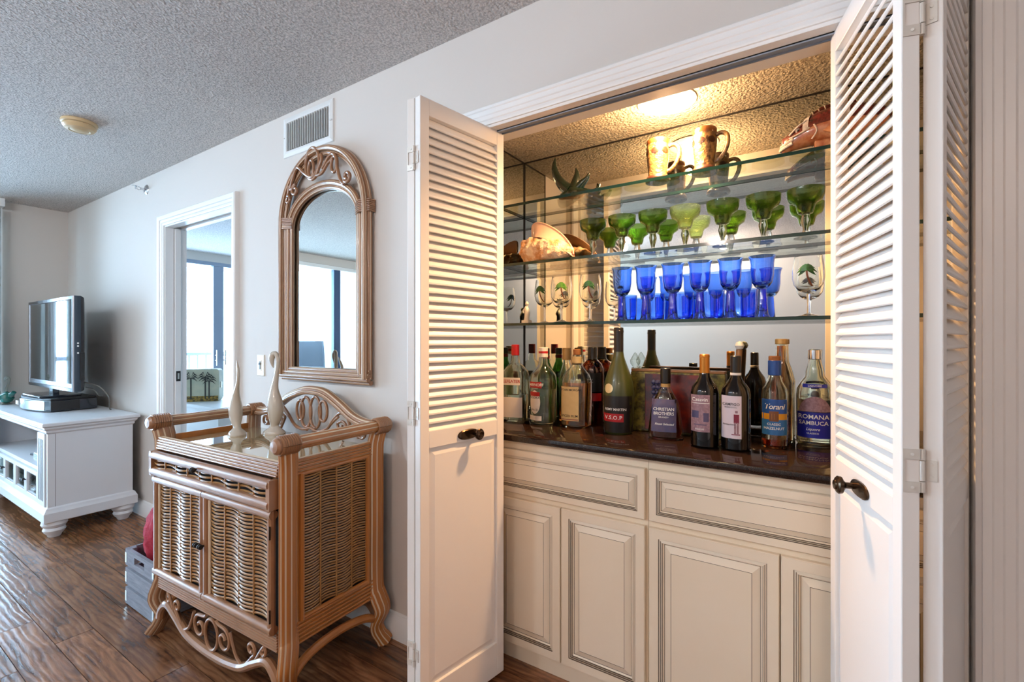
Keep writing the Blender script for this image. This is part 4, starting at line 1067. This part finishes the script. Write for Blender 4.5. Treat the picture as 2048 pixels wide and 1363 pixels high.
bottle('spiced_rum_bottle', 'rum bottle with a cream parchment label and cork cap', (-.860, .416, CT), 8,
       [(0, .056, .050, 3.4), (.008, .062, .055, 3.4), (.195, .062, .055, 3.4), (.222, .054, .048, 3), (.245, .034, .032, 2.4), (.262, .021, .021, 2), (.305, .018, .018, 2)], 'clear', ('amber', .188),
       [('cap', cyl(.0165, .303, .328), 'cork'), ('neck_label', cyl(.0206, .262, .296, .0006), 'lb_cream')],
       [dict(x=(-.058, .024), z=(.030, .172), m='lb_cream', t=[('rum', -.017, .158, 'ink'), ('rum2', -.017, .050, 'ink')], bands=[(-.056, .022, .034, .037, 'maroon')])])
bottle('whisky_bottle', 'dark round-shouldered whisky bottle with a black cap', (-.845, .545, CT), 8,
       [(0, .044, .044, 2), (.008, .050, .050, 2), (.205, .050, .050, 2), (.240, .050, .050, 2), (.262, .041, .041, 2), (.276, .026, .026, 2), (.282, .021, .021, 2)], 'whisky_body', ('brown_spirit', .235),
       [('cap', [(.022, .276), (.0195, .300), (.0195, .333), (.018, .335), (.001, .335)], 'black_cap')],
       [dict(x=(-.046, .046), z=(.140, .222), m='lb_black', t=[('whisky', .004, .188, 'white_ink')]), dict(x=(-.046, .046), z=(.100, .134), m='red')])
bottle('cognac_bottle', 'tall frosted green cognac bottle with a dark capsule and gold medallion', (-.662, .379, CT), 8,
       [(0, .048, .048, 2), (.008, .054, .054, 2), (.060, .057, .057, 2), (.120, .0605, .0605, 2), (.160, .0605, .0605, 2), (.200, .055, .055, 2), (.240, .043, .043, 2), (.270, .032, .032, 2), (.300, .0215, .0215, 2), (.325, .018, .018, 2), (.36, .0175, .0175, 2)], 'cognac_glass', None,
       [('capsule', cyl(.0188, .302, .416), 'black_cap'), ('capsule_ring', cyl(.0192, .300, .305, .0004), 'red_cap'), ('capsule_lip', cyl(.0198, .396, .404, .0005), 'black_cap')],
       [dict(x=(-.056, .056), z=(.008, .150), m='lb_black', nz=8, t=[('cognac', -.002, .098, 'white_ink')]), dict(x=(-.054, .030), z=(.050, .082), m='red', off=.0016, t=[('cognac2', -.010, .066, 'white_ink')]), dict(x=(-.046, -.010), z=(.160, .197), m='gold', shape='oval', nz=12, off=.002)])
bottle('brandy_bottle', 'squat flared brandy bottle with a black cap and purple label', (-.476, .367, CT), 10,
       [(0, .054, .034, 3), (.006, .062, .038, 3), (.030, .062, .038, 3), (.120, .050, .033, 3), (.150, .040, .028, 2.6), (.175, .026, .022, 2.2), (.192, .0165, .0165, 2), (.215, .0155, .0155, 2)], 'clear', ('brown_spirit', .170),
       [('cap', cyl(.0185, .205, .262), 'black_cap'), ('neck_ring', cyl(.0175, .192, .204, .001), 'tan_cap')],
       [dict(x=(-.048, .040), z=(.030, .148), m='lb_purple', nz=8, t=[('brandy', -.004, .112, 'white_ink'), ('brandy2', -.004, .096, 'white_ink'), ('brandy3', -.004, .083, 'white_ink'), ('brandy4', -.002, .058, 'white_ink')])])
WINE = [(0, .040, .040, 2), (.006, .0455, .0455, 2), (.185, .0455, .0455, 2), (.205, .041, .041, 2), (.225, .027, .027, 2), (.240, .018, .018, 2), (.262, .0152, .0152, 2), (.31, .0148, .0148, 2)]
bottle('wine_bottle', 'dark red wine bottle with a gold capsule and mauve label', (-.328, .310, CT), 6, WINE, 'wine_glass_dark', None,
       [('capsule', cyl(.0165, .250, .317), 'gold_cap'), ('capsule_lip', cyl(.0172, .306, .312, .0006), 'gold_cap')],
       [dict(x=(-.042, .020), z=(.055, .180), m='lb_mauve', t=[('wine1', -.012, .164, 'white_ink'), ('wine1b', -.012, .064, 'white_ink')], bands=[(-.040, .019, .151, .153, 'white_ink'), (-.038, -.015, .102, .126, 'lb_purple'), (.0, .017, .090, .120, 'lb_purple'), (-.030, .010, .078, .081, 'lb_purple')])])
wb = bottle('wine_bottle', 'dark wine bottle with a black capsule and pale lavender label', (-.231, .318, CT), 4, WINE, 'wine_glass_dark', None,
       [('capsule', cyl(.0165, .256, .313), 'black_cap'), ('seal_band', cyl(.0170, .238, .256, .0006), 'lb_white')],
       [dict(x=(-.042, .020), z=(.042, .182), m='lb_lav', t=[('wine2', -.012, .154, 'ink'), ('wine2b', -.012, .144, 'ink'), ('wine2c', -.018, .088, 'ink')], bands=[(-.002, .004, .058, .095, 'lb_mauve'), (.006, .012, .058, .095, 'lb_mauve'), (-.003, .013, .092, .122, 'maroon'), (-.010, .016, .054, .057, 'maroon'), (.001, .009, .126, .134, 'lb_mauve')])])
bottle('syrup_bottle', 'clear syrup bottle with blue neck and blue and gold label', (-.124, .429, CT), 4,
       [(0, .037, .037, 2), (.006, .0415, .0415, 2), (.180, .0415, .0415, 2), (.200, .038, .038, 2), (.225, .024, .024, 2), (.245, .019, .019, 2), (.295, .0165, .0165, 2)], 'clear', ('red_syrup', .030),
       [('neck_sleeve', cyl(.0205, .245, .296), 'blue_cap'), ('cap', cyl(.0185, .294, .311), 'cork')],
       [dict(x=(-.038, .036), z=(.118, .166), m='lb_blue', t=[('syrup', -.002, .141, 'white_ink')]), dict(x=(-.038, .036), z=(.046, .118), m='lb_lblue', t=[('syrup2', -.002, .082, 'white_ink'), ('syrup3', -.002, .068, 'white_ink')], bands=[(-.038, .036, .098, .118, 'lb_gold'), (-.016, .012, .092, .126, 'wood_brown')])])
bottle('liqueur_bottle', 'tall amber bottle with a tan cap behind the syrup', (-.110, .545, CT), 0,
       [(0, .036, .036, 2), (.006, .040, .040, 2), (.210, .040, .040, 2), (.250, .030, .030, 2), (.285, .019, .019, 2), (.352, .0175, .0175, 2)], 'clear', ('amber', .345),
       [('cap', cyl(.0205, .350, .370), 'tan_cap')])
bottle('sambuca_bottle', 'clear bulb-necked sambuca bottle with a silver cap and royal blue label', (-.008, .548, CT), 0,
       [(0, .050, .050, 2), (.006, .056, .056, 2), (.170, .057, .057, 2), (.195, .054, .054, 2), (.218, .042, .042, 2), (.236, .029, .029, 2), (.256, .028, .028, 2), (.280, .0215, .0215, 2), (.300, .0185, .0185, 2)], 'clear', ('pale_liquid', .16),
       [('cap', cyl(.0215, .298, .332), 'chrome')],
       [dict(x=(-.052, .052), z=(.030, .118), m='lb_royal', t=[('samb', -.004, .102, 'white_ink'), ('samb2', -.004, .081, 'white_ink'), ('samb3', -.006, .060, 'white_ink'), ('samb4', -.006, .046, 'white_ink')]),
        dict(x=(-.046, .046), z=(.120, .172), m='lb_mauve', shape='arch', nz=10, off=.0004), dict(x=(-.036, .036), z=(.202, .214), m='lb_royal', t=[('samb5', 0, .208, 'white_ink')])])
t = bottle('decanter', 'small clear cut-glass decanter behind the cognac bottle', (-.655, .560, CT), 0,
       [(0, .028, .028, 2), (.006, .032, .032, 2), (.120, .033, .033, 2), (.180, .032, .032, 2), (.210, .024, .024, 2), (.232, .014, .014, 2), (.250, .016, .016, 2)], 'clear_thick', None,
       [('stopper', [(.008, .24), (.010, .252), (.020, .266), (.022, .280), (.012, .298), (.004, .312), (.001, .314)], 'clear_thick')], cat='decanter')
# keepsake box behind the brandy
kb = thing('keepsake_box', 'flat olive and wine-red lacquered box standing against the closet mirror', 'box', (-.462, .485, CT))
MB().box(-.178, -.030, 0, .178, .022, .240).build('body', M['olive'], kb, 0, .005)
MB().box(-.176, -.028, .240, .176, .020, .250).build('rim', M['tan_wood'], kb, 0, .002)
MB().box(-.118, -.0335, .012, .125, -.029, .232).build('front_panel', M['wine_red'], kb, 0, .002)
b = MB()
for k in range(14):
    b.lathe([(.001, -.010), (.007, -.007), (.010, 0), (.007, .007), (.001, .010)], 10, 0, True, (-.080 + (k % 4) * .014 + random.uniform(-.003, .003), -.036, .200 - (k // 4) * .020))
b.build('grape_relief', M['lb_purple'], kb)
# muddler leaning behind the wine
md = thing('muddler', 'wooden muddler with a white ball end leaning behind the wine bottles', 'bar tool', (-.262, .520, CT))
MB().tube([(.0, 0, .0), (.014, .02, .330)], [.007, .011], 12).build('handle', M['tan_wood'], md)
MB().lathe([(.001, -.017), (.012, -.012), (.017, 0), (.012, .012), (.001, .017)], 16, 0, True, (.0147, .021, .345)).build('ball', M['white_cap'], md)

# ------------------------------------------------------------------ glassware on the shelves
S1, S2, S3 = 1.3445, 1.6175, 1.8865
def glassware(name, label, loc, parts, group, rz=0, cat='glass'):
    t = thing(name, label, cat, loc, rz, group)
    for nm, prof, m_ in parts: MB().lathe(prof, 32).build(nm, M[m_], t, 50)
    return t
ordn = ['first', 'second', 'third', 'fourth', 'fifth', 'sixth', 'seventh']
gob = [('bowl', [(.010, .098), (.022, .106), (.032, .122), (.0365, .150), (.037, .185), (.039, .202), (.0435, .213), (.0425, .2135), (.0375, .203), (.0355, .185), (.035, .150), (.030, .124), (.018, .110), (.001, .107)], 'drink_blue'),
       ('stem', [(.024, .0), (.024, .004), (.019, .012), (.0155, .05), (.0130, .092), (.012, .100), (.001, .101)], 'drink_blue_deep')]
X_ = [-.666, -.570, -.466, -.367, -.264, -.162]
g0 = glassware('goblet', 'cobalt blue goblet, first from the left in the front row', (X_[0], .430, S1), gob, 'cobalt goblets on the lowest shelf')
for k in range(1, 6): dup(g0, (X_[k], .430, S1), None, 'cobalt blue goblet, %s from the left in the front row' % ordn[k])
tum = [('wall', [(.0355, .0), (.0375, .002), (.0395, .05), (.0405, .110), (.0392, .1105), (.038, .05), (.036, .010), (.001, .009)], 'drink_blue'),
       ('foot', [(.034, .0002), (.0358, .003), (.0358, .009), (.001, .0095)], 'drink_blue_deep')]
X_ = [-.677, -.562, -.450, -.337, -.224]
g0 = glassware('tumbler', 'cobalt blue tumbler, first from the left behind the goblets', (X_[0], .522, S1), tum, 'cobalt tumblers on the lowest shelf')
for k in range(1, 5): dup(g0, (X_[k], .522, S1), None, 'cobalt blue tumbler, %s from the left behind the goblets' % ordn[k])
BOWL = [(0, .005, .005, 2), (.075, .005, .005, 2), (.080, .016, .016, 2), (.090, .031, .031, 2), (.108, .043, .043, 2), (.130, .0475, .0475, 2), (.155, .0470, .0470, 2), (.180, .0440, .0440, 2), (.202, .0405, .0405, 2)]
def palm_glass(loc, rz, label, leafm):
    t = glassware('wine_glass', label, loc, [('bowl', [(.004, .076), (.016, .080), (.031, .090), (.043, .108), (.0475, .130), (.0470, .155), (.0440, .180), (.0405, .202), (.0395, .202), (.043, .180), (.046, .155), (.0465, .130), (.042, .108), (.030, .092), (.001, .083)], 'drink_clear'),
        ('stem', [(.0055, .008), (.0042, .03), (.0042, .06), (.0065, .079), (.001, .080)], 'drink_clear'), ('foot', [(.034, .0), (.034, .002), (.020, .006), (.006, .012), (.001, .0125)], 'drink_clear')], 'palm painted wine glasses', R(rz))
    b = MB(); P = []
    for i in range(9):
        u = i / 8; P.append((-.004 + .016 * u * u, .098 + .052 * (1 - u) * 1.0))
    G = [[front(BOWL, x - .003, z, .0008), front(BOWL, x + .003, z, .0008)] for x, z in P]; b.loft(G, 0, False, False); b.build('palm_trunk', M['trunk'], t, 60)
    b = MB()
    for q in range(9):
        a = R(-30 + q * 30); L = .030
        ex, ez = -.004 + L * math.cos(a) * 1.0, .150 + L * .7 * math.sin(a) - .008 * abs(math.cos(a))
        nx, nz = -math.sin(a) * .0055, math.cos(a) * .0055
        mx_, mz = -.004 + .55 * L * math.cos(a), .150 + .60 * L * math.sin(a) + .004
        b.add([front(BOWL, -.004, .150, .0012), front(BOWL, mx_ + nx, mz + nz, .0012), front(BOWL, ex, ez, .0012), front(BOWL, mx_ - nx, mz - nz, .0012)], [(0, 1, 2, 3)])
    b.build('palm_leaves', M[leafm], t, 0)
    return t
palm_glass((-1.072, .515, S1), 5, 'clear wine glass painted with a palm, nearest the left closet mirror', 'leaf')
palm_glass((-.946, .440, S1), 30, 'clear wine glass painted with a bright green palm, second from the left', 'leaf2')
palm_glass((-.817, .455, S1), 20, 'clear wine glass painted with a palm, just left of the goblets', 'leaf')
palm_glass((-.026, .450, S1), 0, 'clear wine glass painted with a palm, alone at the right end', 'leaf')
marg = lambda m_: [('bowl', [(.012, .083), (.022, .086), (.027, .098), (.029, .112), (.034, .120), (.050, .130), (.0565, .146), (.0580, .169), (.0562, .1692), (.0545, .148), (.048, .133), (.032, .123), (.0265, .113), (.0245, .100), (.019, .090), (.001, .088)], m_),
                   ('stem', [(.010, .008), (.0065, .018), (.0075, .03), (.013, .050), (.0155, .062), (.012, .078), (.014, .084), (.001, .085)], 'drink_knob'), ('foot', [(.036, .0), (.036, .003), (.022, .006), (.009, .010), (.001, .0105)], 'drink_clear')]
X_ = [-.823, -.692, -.562, -.436, -.300, -.165, -.035]
g0 = glassware('margarita_glass', 'seeded dark green margarita glass, first from the left on the middle shelf', (X_[0], .500, S2), marg('drink_green'), 'green margarita glasses')
for k in (1, 2, 4, 5, 6): dup(g0, (X_[k], .500, S2), R(40 * k), 'seeded dark green margarita glass, %s from the left on the middle shelf' % ordn[k])
glassware('margarita_glass', 'pale speckled green margarita glass in the middle of the row', (X_[3], .500, S2), marg('drink_pale'), 'green margarita glasses')

# small white statuette
st_ = thing('statuette', 'small white porcelain statuette left of the palm wine glasses', 'figurine', (-1.125, .440, S1))
MB().box(-.019, -.016, 0, .019, .016, .014).build('plinth', M['white_cap'], st_, 0, .002)
MB().tube(catmull([(0, 0, .012), (.002, 0, .030), (.003, 0, .052), (-.001, 0, .070), (.002, 0, .080), (.003, -.002, .090), (.002, -.002, .100)], 4), c1([.014, .012, .013, .010, .0055, .0085, .003], 4), 14).build('figure', M['white_cap'], st_, 60)
MB().tube(catmull([(-.008, 0, .070), (-.016, -.004, .058), (-.010, -.012, .048)], 4), .0035, 8).build('arm', M['white_cap'], st_)
# conch shell
cs = thing('conch_shell', 'large peach conch shell at the left end of the middle shelf', 'shell', (-1.015, .470, S2 + .002))
b = MB(); rings = []
for i in range(25):
    t = i / 24; x = -.125 + .245 * t
    r = .026 + .046 * math.sin(math.pi * min(1, .18 + t * .82)) ** .8 - .018 * max(0, t - .75) / .25
    ring = []
    for k in range(36):
        a = 2 * math.pi * k / 36
        kn = 1 + .24 * max(0, math.sin(6 * a + 9 * t)) * (1 - t) + .05 * math.sin(44 * t) + .03 * math.sin(15 * a)
        ring.append((x, -.012 + r * kn * math.cos(a) * .95, max(.001, .056 - .014 * t + r * kn * math.sin(a) * .86)))
    rings.append(ring)
b.loft(rings).build('body_whorl', M['conch'], cs, 60)
b = MB()
for i in range(6):
    b.lathe([(.040 - i * .006, 0), (.030 - i * .005, .014), (.006, .016)], 14, 0, True)
    b.xf(Matrix.Translation((-.095 - i * .010, 0, .066)) @ Matrix.Rotation(R(-90), 4, 'Y'), len(b.v) - 42)
b.build('spire', M['conch'], cs, 40)
top = catmull([(-.100, .004, .120), (-.092, -.006, .178), (-.045, -.012, .182), (.020, -.014, .150), (.075, -.016, .105), (.112, -.018, .055), (.122, -.018, .022)], 5)
low = catmull([(-.085, -.034, .104), (-.06, -.050, .110), (-.02, -.056, .104), (.03, -.055, .082), (.07, -.048, .056), (.100, -.036, .030), (.118, -.024, .012)], 5)
mid = [((p + q) / 2 + Vector((0, .010, -.004))) for p, q in zip(top, low)]
b = MB(); b.loft([low, mid, top], 0, False, False); b.loft([[p + Vector((.002, .006, .001)) for p in q] for q in (top, mid, low)], 0, False, False)
b.tube(top, .0035, 6); b.build('flared_lip', M['conch_in'], cs, 60)
# glass starfish
sf = thing('glass_starfish', 'dark green glass starfish sculpture at the left of the top shelf', 'figurine', (-.905, .480, S3))
b = MB(); b.lathe([(.001, .002), (.042, .006), (.050, .022), (.040, .048), (.020, .066), (.001, .072)], 20, sy=.7)
for P, rd in (([(-.02, 0, .045), (-.055, -.005, .075), (-.083, -.008, .120), (-.094, -.008, .165), (-.090, -.006, .200)], [.030, .024, .018, .011, .003]),
              ([(.005, 0, .050), (.012, 0, .085), (.014, 0, .115), (.010, 0, .138)], [.028, .020, .010, .003]),
              ([(.02, 0, .050), (.045, -.004, .068), (.066, -.008, .082), (.076, -.008, .100)], [.024, .016, .010, .006]),
              ([(.01, .0, .030), (.055, -.010, .020), (.095, -.015, .014), (.120, -.015, .022), (.128, -.015, .044)], [.028, .020, .014, .011, .004]),
              ([(-.02, -.01, .030), (-.045, -.025, .014), (-.058, -.035, .010)], [.022, .014, .006]),
              ([(0, .01, .03), (.01, .05, .016), (.015, .075, .010)], [.022, .014, .006])):
    b.tube(catmull(P, 4), c1(rd, 4), 12)
b.build('body', M['green_dark'], sf, 60)
for q in ((-.02, -.045, .012), (.02, -.045, .012), (-.045, -.03, .022)):
    MB().lathe([(.001, -.007), (.006, -.004), (.007, 0), (.006, .004), (.001, .007)], 10, 0, True, q).build('glass_bead', M['green_dark'], sf)
# steins
def stein(loc, rz, label):
    t = thing('beer_stein', label, 'stein', loc, R(rz), 'relief beer steins')
    MB().lathe([(.040, 0), (.043, .006), (.040, .014), (.036, .026), (.037, .05), (.0405, .085), (.043, .115), (.0425, .138), (.0405, .150)], 32, 0, False).build('body', M['stein'], t, 50)
    MB().lathe([(.0408, .146), (.0425, .152), (.0425, .164), (.0405, .167), (.037, .164), (.036, .10), (.001, .03)], 32, 0, False).build('rim', M['stein_rim'], t, 50)
    for a in (-150, -95, -40, 60): 
        SP = [(0, .037, .037, 2), (.05, .037, .037, 2), (.085, .0405, .0405, 2), (.115, .043, .043, 2), (.15, .0405, .0405, 2)]
        b = patch(SP, -.015, .015, .104, .128, .0012, 'oval', 8, 8); b.xf(Matrix.Rotation(R(a + 90), 4, 'Z')); b.build('dark_relief', M['stein_brown'], t, 60)
    MB().lathe([(.034, .001), (.046, .002), (.048, .010), (.041, .022), (.034, .026)], 24, 0, False).build('foot', M['stein_brown'], t, 50)
    MB().tube(catmull([(.036, 0, .136), (.060, 0, .142), (.078, 0, .128), (.080, 0, .098), (.068, 0, .066), (.050, 0, .046), (.036, 0, .040)], 5), [.0085] * 31, 10, flat=.8).build('handle', M['stein'], t, 50)
    return t
stein((-.530, .455, S3), 8, 'carved stoneware beer stein nearer the starfish')
stein((-.355, .455, S3), -4, 'carved stoneware beer stein nearer the painted fish')
# ceramic fish
fi = thing('ceramic_fish', 'glazed oxblood and orange ceramic fish at the right of the top shelf', 'figurine', (.020, .430, S3))
prof = [(-.122, .006, .036, .030), (-.112, .016, .040, .030), (-.090, .026, .052, .044), (-.060, .034, .064, .062), (-.020, .038, .076, .082), (.03, .040, .080, .092), (.08, .036, .078, .088), (.13, .026, .072, .066), (.165, .014, .066, .040)]
def fsec(x, w, cz, hh, a): return (x, w * math.cos(a), cz + (hh / 2 + .012) * math.sin(a))
b = MB(); n = 28
b.loft([[fsec(x, w, cz, hh, 2 * math.pi * k / n) for k in range(n)] for x, w, cz, hh in prof], 0, True, True, lambda k, i: (0 if i < n / 2 else 1))
b.build('body', [M['fish_dark'], M['fish_orange']], fi, 60)
for x0, x1 in ((-.050, -.034), (.058, .076)):
    def interp(x):
        for p, q in zip(prof, prof[1:]):
            if p[0] <= x <= q[0]:
                t = (x - p[0]) / (q[0] - p[0]); return [p[i] + (q[i] - p[i]) * t for i in range(1, 4)]
    b = MB(); R_ = []
    for x in (x0, (x0 + x1) / 2, x1):
        w, cz, hh = interp(x); R_.append([fsec(x + .012 * math.cos(a), w * 1.03, cz, hh * 1.03 + .002, a) for a in [math.pi * (-.05 + 1.1 * k / 16) for k in range(17)]])
    b.loft(R_, 0, False, False); b.build('white_band', M['fish_white'], fi, 60)
b = MB(); b.tube(catmull([(-.088, -.028, .046), (-.114, -.016, .036), (-.124, 0, .034), (-.114, .016, .036), (-.088, .028, .046)], 4), .0055, 8); b.tube(catmull([(-.090, -.026, .034), (-.116, -.014, .026), (-.126, 0, .024), (-.116, .014, .026), (-.090, .026, .034)], 4), .0055, 8); b.build('lips', M['fish_white'], fi)
for sy in (-1, 1):
    e = MB().lathe([(.001, .004), (.005, .003), (.008, 0)], 14); e.xf(Matrix.Translation((-.074, sy * .0285, .070)) @ Matrix.Rotation(R(90 * sy), 4, 'X') @ Matrix.Rotation(R(180 if sy > 0 else 0), 4, 'X')); e.build('eye', M['fish_white'], fi)
    e = MB().lathe([(.001, .003), (.003, .002), (.004, 0)], 10); e.xf(Matrix.Translation((-.074, sy * .032, .070)) @ Matrix.Rotation(R(90), 4, 'X')); e.build('pupil', M['ink'], fi)
    b = MB(); b.tube(catmull([(-.100, sy * .022, .062), (-.075, sy * .030, .084), (-.050, sy * .030, .098)], 4), .0032, 6); b.tube(catmull([(-.100, sy * .026, .050), (-.070, sy * .034, .058), (-.042, sy * .037, .070)], 4), .0032, 6); b.tube(catmull([(-.030, sy * .038, .078), (-.022, sy * .040, .055), (-.036, sy * .036, .032)], 4), .0025, 6); b.build('white_stripe', M['fish_white'], fi)
    b = MB(); b.loft([[(-.005, sy * .040, .050), (.02, sy * .042, .068), (.055, sy * .050, .062), (.06, sy * .050, .040), (.02, sy * .044, .036)], [(-.005, sy * .044, .050), (.02, sy * .046, .068), (.055, sy * .054, .062), (.06, sy * .054, .040), (.02, sy * .048, .036)]]); b.build('pectoral_fin', M['fish_orange'], fi, 30)
b = MB(); crest = [(-.045, .100), (-.035, .128), (-.010, .142), (.025, .148), (.065, .146), (.100, .134), (.125, .105)]
b.loft([[(x, -.004, z) for x, z in crest] + [(.10, -.006, .095), (.0, -.006, .105)], [(x, .004, z) for x, z in crest] + [(.10, .006, .095), (.0, .006, .105)]]); b.build('dorsal_fin', M['fish_dark'], fi, 30)
for k in range(9):
    x = -.035 + k * .017; z = .128 + .020 * math.sin(math.pi * (k + .6) / 9.5)
    MB().tube([(x + .008, -.005, z - .024), (x, -.005, z)], .0018, 6).build('fin_ray', M['fish_white'], fi)
b = MB(); b.loft([[(.150, y_, .058), (.195, y_, .100), (.205, y_, .085), (.190, y_, .060), (.205, y_, .030), (.190, y_, .018)] for y_ in (-.005, .005)]); b.build('tail_fin', M['fish_dark'], fi, 30)
MB().box(-.03, -.025, 0, .09, .025, .030).build('stand', M['fish_orange'], fi, 0, .006)
